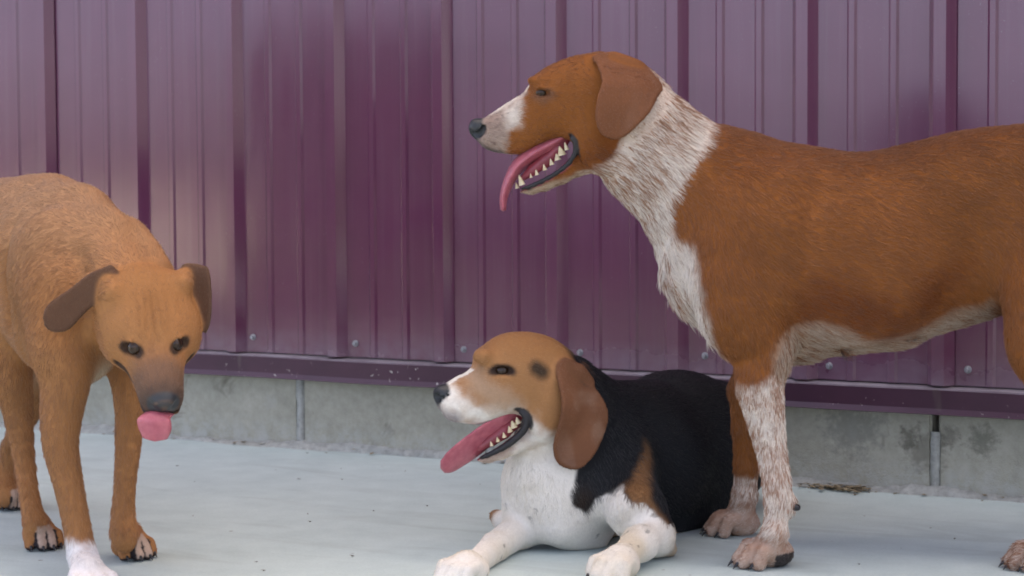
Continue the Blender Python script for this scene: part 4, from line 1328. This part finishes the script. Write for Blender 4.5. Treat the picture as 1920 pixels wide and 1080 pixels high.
    white = (1 - sstep(poly_sdf(vr, vz, wp) + wav, -.003, .003)) * (ba > -.16)
    col = lerp(col, WH, white)
    tp_ = rz([(1212, 838), (1224, 850), (1228, 880), (1216, 908), (1219, 930), (1232, 950), (1252, 975), (1262, 990), (1243, 985), (1224, 956), (1207, 944), (1181, 940), (1165, 913), (1185, 900), (1203, 868)], 2.87)
    tm = (1 - sstep(poly_sdf(vr, vz, tp_) + wav * .5, -.007, .005)) * (1 - white) * (bs > 0)
    col = lerp(col, TAN * .62, tm)
    pt = pd(1097, 956, 2.87)
    tp = np.exp(-(np.linalg.norm((V - pt) * [1, 1, .6], axis=1) / .014) ** 2) * (1 - white)
    col = lerp(col, TAN * .6, np.clip(tp * .8, 0, 1))
    # legs fully white on the forearms, rusty elbows
    el = np.exp(-(np.linalg.norm(V - pd(1262, 1032, 2.885), axis=1) / .016) ** 2) + np.exp(-(np.linalg.norm(V - pd(926, 962, 3.02), axis=1) / .026) ** 2)
    farm = (ba > .02) & (bz < .05)
    col = np.where(farm[:, None], WH, col)
    col = lerp(col, TAN * .8, np.clip(el * 1.4, 0, 1))
    # belly between the legs is tan-grey and the white is mottled with cream
    cr = fbm(V, 16, 27)
    fw = (white > .5) | farm
    col = np.where(fw[:, None], lerp(col, CREAM * .93, np.clip((cr - .45) * 2.2, 0, .8)), col)
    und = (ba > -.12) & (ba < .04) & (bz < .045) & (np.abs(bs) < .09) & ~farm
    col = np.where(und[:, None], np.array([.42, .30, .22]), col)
    spk = (vnoise(V, 75, 33) > .90) & fw & ~hd
    col = np.where(spk[:, None], col * .55, col)
    # ---- head colours
    hc = TAN * (.88 + .3 * n1[:, None])
    m = in_poly(a, b, fr.poly([(925, 600), (1090, 610), (1060, 690), (1000, 672), (950, 662), (905, 662)]), .02, V, .02)
    hc = lerp(hc, np.array([.34, .15, .055]), m * .6)
    mz = in_poly(a, b, fr.poly([(800, 700), (835, 712), (858, 702), (884, 690), (900, 668), (903, 672), (880, 700), (858, 722), (872, 745), (915, 768), (960, 762), (985, 768), (1000, 790), (1020, 810), (1080, 830), (1020, 900), (880, 900), (800, 800)]), .012, V, .022, 70)
    mz = mz * np.where((b > fr.ab(885, 697)[1]) | ((s < 0) & (a < fr.ab(872, 700, 0.)[0]) & (b > fr.ab(885, 725)[1])), 0., 1.)
    hc = lerp(hc, lerp(np.tile(WH, (len(V), 1)), np.array([.55, .42, .31]), np.clip((n2 - .35) * 1.6, 0, .7)), mz)
    bl = in_poly(a, b, fr.poly([(870, 700), (905, 690), (925, 712), (960, 735), (985, 760), (930, 765), (890, 745)]), .014, V, .02, 70)
    hc = lerp(hc, np.array([.46, .31, .21]), bl * .75)
    blz = (np.abs(s) < .009 + .004 * (n2 - .5)) & (a > fr.ab(884, 690, 0.)[0]) & (b > fr.ab(880, 740)[1])
    hc = np.where(blz[:, None], WH, hc)
    bs1 = seg_mask(V, [p(1008, 690, .055), p(1018, 697, .056)], .011, .010) + seg_mask(V, [p(1008, 690, -.055), p(1018, 697, -.056)], .011, .010)
    hc = lerp(hc, np.array([.025, .022, .018]), np.clip(bs1, 0, 1) * .9)
    er = np.zeros(len(V))
    for sg in (1, -1):
        er += seg_mask(V, [p(924, 697, .031 * sg), p(934, 692, .036 * sg), p(950, 693, .04 * sg), p(961, 697, .041 * sg)], .0072, .004)
    hc = lerp(hc, np.array([.03, .022, .022]), np.clip(er, 0, 1) * .93)
    gr = seg_mask(V, [p(820, 764, 0), p(832, 778, .012), p(848, 786, .02)], .012, .012)
    hc = lerp(hc, np.array([.22, .19, .20]), gr * .8)
    q = (V - p(828, 739)) @ np.stack([fr.A / .0165, UZ / .0172, fr.S / .0205], 1)
    nm = 1 - sstep(np.sqrt((q ** 2).sum(1)), .88, 1.06)
    hc = lerp(hc, NOSE, nm); wet = np.maximum(wet, nm * .8)
    inside = ((cav.f(V) < .0042) | (floor_.f(V) < .003)) & (a > fr.ab(990, 800)[0]) & (np.abs(s) < .04) & (b < fr.ab(950, 765)[1])
    lipd = np.min([o.f(V) for o in ops if o.name == 'lip'], 0)
    lm = 1 - sstep(lipd, .0022, .0040)
    chn = in_poly(a, b, fr.poly([(885, 858), (960, 835), (975, 845), (930, 880), (885, 880)]), .005, V)
    hc = lerp(hc, np.array([.40, .27, .22]), chn * .7)
    hc = np.where(inside[:, None], GUM * (.6 + .6 * n2[:, None]), hc)
    upl = seg_mask(V, [p(905, 795, .022), p(935, 786, .030), p(960, 775, .036), p(975, 771, .037)], .0035, .003)
    lm = np.clip(lm + upl * .8, 0, 1)
    hc = lerp(hc, LIP, lm)
    ed = np.min([o.f(V) for o in ops if o.name == 'ear'], 0)
    em = 1 - sstep(ed, -off - .0002, -off + .0022)
    er_ = np.min([o.f(V) for o in ops if o.name == 'earroot'], 0); em = np.maximum(em, 1 - sstep(er_, 0, .004))
    ec = np.array([.165, .070, .037]) * (.65 + .7 * n1[:, None])
    fr1 = np.clip((fbm(V, 38, 41) - .55) * 4, 0, 1)
    ec = lerp(ec, np.array([.33, .22, .16]), fr1 * .4)
    # blend head colours onto the head only
    nape = in_poly(a, b, fr.poly([(1068, 640), (1085, 650), (1130, 700), (1150, 760), (1110, 760), (1085, 700)]), .008, V)
    hmask = hd * 1. * (1 - nape * (em < .5))
    # soft hand-over from head to throat
    ht = np.clip(1 - (np.min([o.f(V) for o in ops if o.name in ('head', 'jaw')], 0) - .002) / .006, 0, 1) * (1 - nape)
    ht = np.maximum(ht, lm)
    col = lerp(col, hc, np.maximum(ht, inside * 1.)); col = lerp(col, ec, em)
    wet = np.maximum(wet, np.maximum(inside * 1., lm * .7)); wet *= (em < .5)
    nofur = np.clip(nm + inside + lm + er * .5, 0, 1)
    length = np.where(ht > .5, .0048, length); length = length * (1 - em) + .0032 * (em > .9)
    length *= 1 - sstep(nofur, .2, .6)
    length = length * np.where((poly_sdf(a, b, pe) < .010) & (np.abs(s) > .02) & (em < .9), .2, 1.)
    length = np.where(farm, .006, length); length = np.where(bz < .03, .004, length)
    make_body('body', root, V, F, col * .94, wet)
    fl = flows(ops, V, -UZ)
    make_fur(root, V, F, N, fn, col, col, np.zeros(len(V)), length, fl, 120000, lift=.11, radius=.0002, seed=3, swirl=.4, tone=.13)
    for sg in (1, -1):
        e = p(941, 695, .0265 * sg)
        ball(e, .0112, M_EYE, 'eye', root)
    ribbon([p(973, 778), p(945, 794, .001), p(914, 812, .002), p(888, 832, .003), p(862, 852, .004), p(843, 868, .004), p(830, 876, .004)], [.015, .021, .025, .0265, .0255, .022, .014], [.006, .009, .0085, .0075, .006, .005, .004], fr.S * .62 + UZ * .70 + fr.A * .35, M_TONGUE, 'tongue', root, cup=[.002, .004, .005, .004, .002, 0, -.001])
    upj = UZ * .85 + fr.A * .4
    for x, y, z, hgt, wd in [(972, 786, .0262, .007, .005), (964, 794, .026, .008, .0056), (957, 802, .0255, .006, .0042), (946, 812, .0245, .0045, .0034), (934, 820, .023, .004, .0032), (922, 828, .021, .004, .0028)]:
        for sg in (1, -1):
            c = p(x, y + 4, z * sg)
            horn(c - UZ * .003, c + upj * hgt, wd, M_TOOTH, 'tooth', root, flat=.6, S=fr.A)
    claws(tips_r + tips_l, root, M_CLAW, .0038)
    return root
build_beagle()

# ------------------------------------------------------------------ the tan dog walking in from the left
def build_tan_dog():
    root = tag(empty('dog', pg(150, 1030)), 'tan dog with dark muzzle and lowered head walking in from the left edge', 'dog', 'dogs by the wall')
    A = unit(.5 * RH - .866 * DH); S = unit(.866 * RH + .5 * DH)       # forwards, and its left side
    TANB = np.array([.35, .160, .064]); DARK = np.array([.10, .062, .045]); PALE = np.array([.46, .30, .16])
    ops = []
    back = -A * .9 - UZ * .35
    # trunk
    ops.append(chain([pd(-40, 470, 3.34), pd(15, 465, 3.24), pd(70, 462, 3.10), pd(118, 482, 2.98), pd(145, 518, 2.89), pd(165, 560, 2.83)],
                     [.080, .097, .096, .094, .090, .076], k=.02, ki=.015, flow=back, name='trunk'))
    ops.append(chain([pd(20, 420, 3.22), pd(95, 398, 3.05), pd(148, 412, 2.93), pd(200, 458, 2.84)], [.066, .052, .047, .043], k=.025, ki=.015, flow=back))
    ops.append(chain([pd(60, 560, 3.05), pd(115, 615, 2.90), pd(150, 655, 2.82)], [.066, .068, .048], k=.03, flow=back))
    # neck, reaching forwards and down
    ops.append(chain([pd(175, 512, 2.85), pd(212, 545, 2.79), pd(245, 578, 2.745)], [.078, .066, .060], k=.025, flow=back, name='neck'))
    ops.append(chain([pd(252, 440, 2.86), pd(278, 474, 2.82), pd(292, 515, 2.79)], [.018, .020, .026], k=.02, flow=back))
    # shoulder blades and upper arms
    ops.append(ellip(pd(95, 525, 2.835), (.050, .042, .085), (A, S, UZ + A * .25), k=.035, flow=-UZ))
    ops.append(chain([pd(38, 600, 2.90), pd(35, 520, 2.90), pd(48, 440, 2.93)], [.005, .006, .004], k=.04, mode='-'))
    ops.append(chain([pd(158, 640, 2.70), pd(150, 560, 2.73), pd(140, 480, 2.76)], [.008, .009, .006], k=.04, mode='-'))
    ops.append(chain([pd(108, 560, 2.80), pd(112, 650, 2.77), pd(122, 712, 2.765), pd(115, 775, 2.76), pd(113, 830, 2.755), pd(122, 880, 2.75), pd(133, 930, 2.745), pd(145, 990, 2.74), pd(156, 1050, 2.735)],
                     np.array([64, 58, 46, 38, 32, 28, 25, 24.5, 26]) / 1452., k=.03, ki=.008, flow=-UZ, spline=22))
    p1 = pg(172, 1118)
    po, t1 = paw_ops(p1, A, .9, rise=-.002); ops += po
    ops.append(chain([pd(156, 1050, 2.735), p1 - A * .014 + UZ * .03], [.0185, .021], k=.012, flow=-UZ))
    # the other fore leg
    ops.append(chain([pd(205, 600, 2.88), pd(235, 690, 2.875), pd(243, 760, 2.875), pd(241, 815, 2.875), pd(238, 865, 2.875), pd(233, 925, 2.875), pd(231, 975, 2.875), pd(234, 1015, 2.87)],
                     np.array([55, 36, 28, 25, 22, 20.5, 23, 24]) / 1392., k=.02, ki=.006, flow=-UZ, spline=20))
    p2 = pg(249, 1047)
    po, t2 = paw_ops(p2, A * .9 + RH * .25, .82, rise=-.002); ops += po
    ops.append(chain([pd(233, 1000, 2.87), p2 - A * .014 + UZ * .03], [.0165, .021], k=.012, flow=-UZ))
    # hind legs
    ops.append(chain([pd(-10, 520, 3.16), pd(8, 620, 3.06), pd(22, 700, 3.03), pd(33, 770, 3.03), pd(45, 860, 3.02), pd(56, 935, 2.995), pd(66, 985, 2.975)],
                     np.array([80, 56, 38, 28, 20, 18, 20]) / 1325., k=.03, ki=.008, flow=-UZ, spline=18))
    p3 = pg(78, 1028)
    po, t3 = paw_ops(p3, A, .80, rise=-.002); ops += po
    ops.append(chain([pd(66, 985, 2.975), p3 - A * .014 + UZ * .03], [.0155, .020], k=.012, flow=-UZ))
    ops.append(chain([pd(40, 600, 3.22), pd(62, 700, 3.20), pd(50, 770, 3.24), pd(22, 840, 3.32), pd(8, 890, 3.32), pd(12, 930, 3.29)],
                     np.array([60, 34, 26, 20, 18, 18]) / 1240., k=.02, ki=.01, flow=-UZ))
    p4 = pg(22, 953)
    po, t4 = paw_ops(p4, A, .80, rise=-.002); ops += po
    ops.append(chain([pd(12, 930, 3.29), p4 - A * .014 + UZ * .03], [.0155, .02], k=.012, flow=-UZ))
    ops.append(chain([pd(-70, 430, 3.40), pd(-110, 470, 3.46), pd(-130, 560, 3.5)], [.028, .018, .008], k=.03, flow=-UZ))
    # ------------- head: own axes
    yw, pt, rl = math.radians(18), math.radians(40), math.radians(4)
    h = -DH * math.cos(yw) + RH * math.sin(yw)
    f = h * math.cos(pt) - UZ * math.sin(pt); u = h * math.sin(pt) + UZ * math.cos(pt)
    l = np.cross(u, f)
    u, l = u * math.cos(rl) - l * math.sin(rl), l * math.cos(rl) + u * math.sin(rl)
    E0 = pd(291, 642, 2.67)
    T = lambda x, y, z: E0 + (f * x + l * y + u * z) * .001
    mm = .001
    hf = -f * .9 - u * .1
    st = [(86, -21, -32, 7), (82, -14, -42, 15), (72, -8, -53, 24), (52, -2, -61, 30), (30, 2, -64, 34), (15, 6, -66, 37), (5, 13, -67, 41), (-10, 23, -69, 47), (-40, 35, -70, 55), (-70, 40, -64, 58), (-95, 37, -48, 51), (-115, 25, -26, 38), (-132, 5, -5, 10)]
    ops.append(loft(E0, f, u, l, np.array(st) * mm, k=.014, p=2.35, flow=hf, name='head'))
    for sg in (1, -1):
        ops.append(ellip(T(-48, 40 * sg, -28), (.045, .026, .036), (f, l, u), k=.016, flow=hf))
        ops.append(ellip(T(58, 15 * sg, -42), (.026, .012, .020), (f, l, u), k=.01, flow=hf))
        # eye opening: an almond cut square to the face at the eye
        en = unit(f * .60 + l * .72 * sg + u * .32); et = unit(np.cross(u, en)) * sg; ev = np.cross(en, et) * sg; et = unit(et - ev * .30); ev = np.cross(en, et) * sg
        es = T(7, 31.5 * sg, -1.5)
        ops.append(chain([es + et * .013 + ev * .004, es + ev * .0085 + en * .001, es - et * .013 + ev * .004], [.0026, .0036, .0026], k=.007, flow=hf))
        ops.append(ellip(es, (.0115, .0062, .0075), (et, ev, en), k=.003, mode='-'))
        # mouth line under the flews
        ops.append(chain([T(77, 15 * sg, -44), T(55, 27.5 * sg, -43), T(30, 33.5 * sg, -43), T(8, 39.5 * sg, -41), T(-8, 45 * sg, -36)], [.002, .0026, .003, .003, .002], k=.004, mode='-', ki=.002, name='mouth'))
    # frown lines between the brows
    ops.append(chain([T(10, 0, 13), T(-10, 0, 30), T(-40, 0, 41)], [.0022, .0030, .002], k=.010, mode='-'))
    # lower jaw
    jaw = chain([T(-40, 0, -62), T(0, 0, -72), T(35, 0, -74), T(60, 0, -70)], [.026, .020, .015, .011], k=.006, q=1.5, S=l, flow=hf, name='jaw')
    ops.append(jaw)
    ops.append(ellip(T(80, 0, -26), (.0125, .0185, .0135), (f, l, u), k=.006))
    for sg in (1, -1):
        ops.append(chain([T(93, 7 * sg, -27), T(88, 13 * sg, -28), T(80, 17 * sg, -26)], [.0026, .0030, .0016], k=.002, mode='-', ki=.001))
    ops.append(chain([T(92, 0, -33), T(86, 0, -46)], [.0012, .0012], k=.002, mode='-'))
    # ears: folded leaves standing off the head
    def ear(px, d0, d1, axis_tilt, root_pts):
        q = np.array([pd(x, y, d0) for x, y in px])
        O = pd(px[0][0], px[0][1], d0)
        E1 = RH; E2 = UZ
        poly = np.stack([(q - O) @ E1, (q - O) @ E2], 1)
        mx = np.abs(poly[:, 0]).max(); my = np.abs(poly[:, 1]).max()
        def bend(uu, vv): return d1 * (np.abs(uu) / mx) ** 1.3 + axis_tilt * np.clip(-vv / my, 0, 1) - .006 * np.sin(np.clip(np.abs(uu) / mx, 0, 1) * 3.1)
        ops.append(chain(root_pts, [.010, .008], k=.02, flow=-UZ))
        ops.append(flap(O, E1, E2, -DH, poly, .0054, bend, k=.005, flow=unit(q[len(q) // 2] - O), name='ear'))
    ear([(212, 494), (190, 500), (163, 512), (127, 540), (94, 564), (79, 587), (83, 615), (104, 627), (129, 621), (152, 597), (172, 578), (194, 566), (214, 554), (226, 522)], 2.700, .010, -.004, [T(-72, -46, 24), pd(203, 528, 2.702)])
    ear([(340, 494), (356, 490), (376, 494), (393, 501), (400, 540), (400, 590), (394, 618), (385, 628), (376, 610), (368, 580), (358, 552), (340, 522)], 2.738, .004, .012, [T(-76, 46, 26), pd(348, 512, 2.738)])
    off = .0016
    V, F = skin(ops, h=.003, off=off, floor=-.001)
    N, fn = vnormals(V, F)
    n1 = fbm(V, 14, 51); n2 = fbm(V, 60, 52)
    Q = (V - E0) / mm
    x, y, z = Q @ f, Q @ l, Q @ u
    hd = np.min([o.f(V) for o in ops if o.name in ('head', 'jaw', 'ear')], 0)
    hmk = np.clip(1 - (hd - .003) / .008, 0, 1)
    col = TANB * (.66 + .36 * n1[:, None] + .36 * fbm(V, 6, 61)[:, None]); wet = np.zeros(len(V)); length = np.full(len(V), .0085)
    up = np.clip(N[:, 2], 0, 1)
    body_a = (V - pg(150, 1030)) @ A
    back_tone = sstep(V[:, 2], .36, .50) * (1 - hmk)  # coat colour turns paler towards the top of the body
    col = lerp(col, np.array([.42, .245, .14]), back_tone * .7)
    # paler inner thigh and chest patch
    for c, r_ in ((pd(64, 650, 3.16), .045), (pd(190, 705, 2.80), .022)):
        m = np.exp(-(np.linalg.norm(V - c, axis=1) / r_) ** 2); col = lerp(col, np.array([.55, .45, .33]), np.clip(m * 1.1, 0, 1) * .8)
    # white sock on the leading foot, pale toes on the others
    d1 = np.linalg.norm((V - p1)[:, :2], axis=1)
    zs = pd(148, 1012, 2.74)[2] + (fbm(V, 60, 55) - .5) * .02
    sock = sstep(zs - V[:, 2], -.006, .006) * (d1 < .10)
    col = lerp(col, np.array([.74, .72, .72]), sock)
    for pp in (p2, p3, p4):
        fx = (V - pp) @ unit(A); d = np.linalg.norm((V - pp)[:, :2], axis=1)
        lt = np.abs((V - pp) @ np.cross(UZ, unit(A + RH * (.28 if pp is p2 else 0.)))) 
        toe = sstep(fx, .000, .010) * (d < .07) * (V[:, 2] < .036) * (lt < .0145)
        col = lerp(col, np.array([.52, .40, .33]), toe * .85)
        gap = (d < .07) & ((V[:, 2] < .005) | ((fx > .004) & (V[:, 2] < .027) & ((lt < .0016) | (np.abs(lt - .0152) < .0022))))  # shade between the toes painted in, with a dark rim at the ground
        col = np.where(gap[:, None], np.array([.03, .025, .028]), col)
    # face
    hc = TANB * (.9 + .35 * n1[:, None])
    fore = sstep(z, 15, 36) * sstep(-x, -10, 20)
    hc = lerp(hc, np.array([.30, .135, .05]), fore * .6)
    wrinkle_shade = (np.exp(-(y / 3.) ** 2) + .7 * np.exp(-((np.abs(y) - 9 - .1 * (x + 30)) / 3.) ** 2) + .4 * np.exp(-((np.abs(y) - 18) / 3.) ** 2)) * sstep(z, 8, 22) * sstep(-x, -12, 0) * sstep(x, -70, -40)
    hc = lerp(hc, np.array([.17, .07, .025]), np.clip(wrinkle_shade, 0, 1) * .5)  # shade of the forehead wrinkles painted as dark lines
    msk = sstep(x + (n2 - .5) * 14 - .25 * np.abs(y), -2, 42)
    hc = lerp(hc, np.array([.135, .082, .06]), msk * .85)
    msk2 = sstep(x + (n2 - .5) * 8, 50, 74); hc = lerp(hc, np.array([.07, .05, .042]), msk2 * .7)
    lipz = sstep(-z, 50, 60) * sstep(x, 55, 75); hc = lerp(hc, np.array([.40, .34, .30]), lipz * .5)
    for sg in (1, -1):
        en = unit(f * .60 + l * .72 * sg + u * .32); et = unit(np.cross(u, en)) * sg; ev = np.cross(en, et) * sg; et = unit(et - ev * .30); es = T(7, 31.5 * sg, -1.5)
        er = seg_mask(V, [es - et * .010, es + et * .010], .0085, .004)
        cn = seg_mask(V, [T(16, 19 * sg, -4), T(22, 18 * sg, -12)], .006, .005)
        hc = lerp(hc, np.array([.028, .02, .018]), np.clip(er + cn * .7, 0, 1) * .92)
        br = seg_mask(V, [T(12, 22 * sg, 17), T(2, 36 * sg, 18)], .006, .008); hc = lerp(hc, PALE, br * .5)
    q = (V - T(80, 0, -26)) @ np.stack([f / .0165, l / .0215, u / .0165], 1)
    nm = 1 - sstep(np.sqrt((q ** 2).sum(1)), .88, 1.06)
    hc = lerp(hc, NOSE * 1.1, nm); wet = nm * .8
    ml = np.min([o.f(V) for o in ops if o.name == 'mouth'], 0)
    mo = 1 - sstep(ml, .0035, .007); hc = lerp(hc, np.array([.03, .025, .026]), mo * .9)
    jm = (jaw.f(V) < .003) & (x > 10); hc = np.where(jm[:, None], np.array([.06, .045, .042]), hc)
    ed = np.min([o.f(V) for o in ops if o.name == 'ear'], 0)
    em = 1 - sstep(ed, -off - .0002, -off + .003)
    hc = lerp(hc, np.array([.115, .060, .038]) * (.8 + .4 * n1[:, None]), em)
    
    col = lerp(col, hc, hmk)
    length = np.where(hmk > .5, .004, length) * (1 - em) + .003 * (em > .9)
    length = length * (1 - sstep(np.clip(nm + mo, 0, 1), .2, .6)); length = np.where(V[:, 2] < .04, .004, length)
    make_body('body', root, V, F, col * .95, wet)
    fl = flows(ops, V, -UZ)
    make_fur(root, V, F, N, fn, col, col, np.zeros(len(V)), length, fl, 140000, lift=.24, radius=.0002, seed=4, swirl=.2, jit=.12, tone=.2)
    for sg in (1, -1):
        en = unit(f * .60 + l * .72 * sg + u * .32); ball(T(7, 31.5 * sg, -1.5) - en * .0105, .0112, M_EYE, 'eye', root)
    ribbon([T(40, 0, -60), T(62, 0, -58), pd(288, 782, 2.632), pd(290, 805, 2.632), pd(290, 823, 2.637)], [.015, .019, .0205, .0205, .0155], [.004, .005, .005, .0045, .004], RH, M_TONGUE, 'tongue', root, cup=[.001, .003, .005, .005, .003])
    claws(t1, root, M_PALE_CLAW, .0036); claws(t2 + t3 + t4, root, M_CLAW, .0036)
    return root
build_tan_dog()
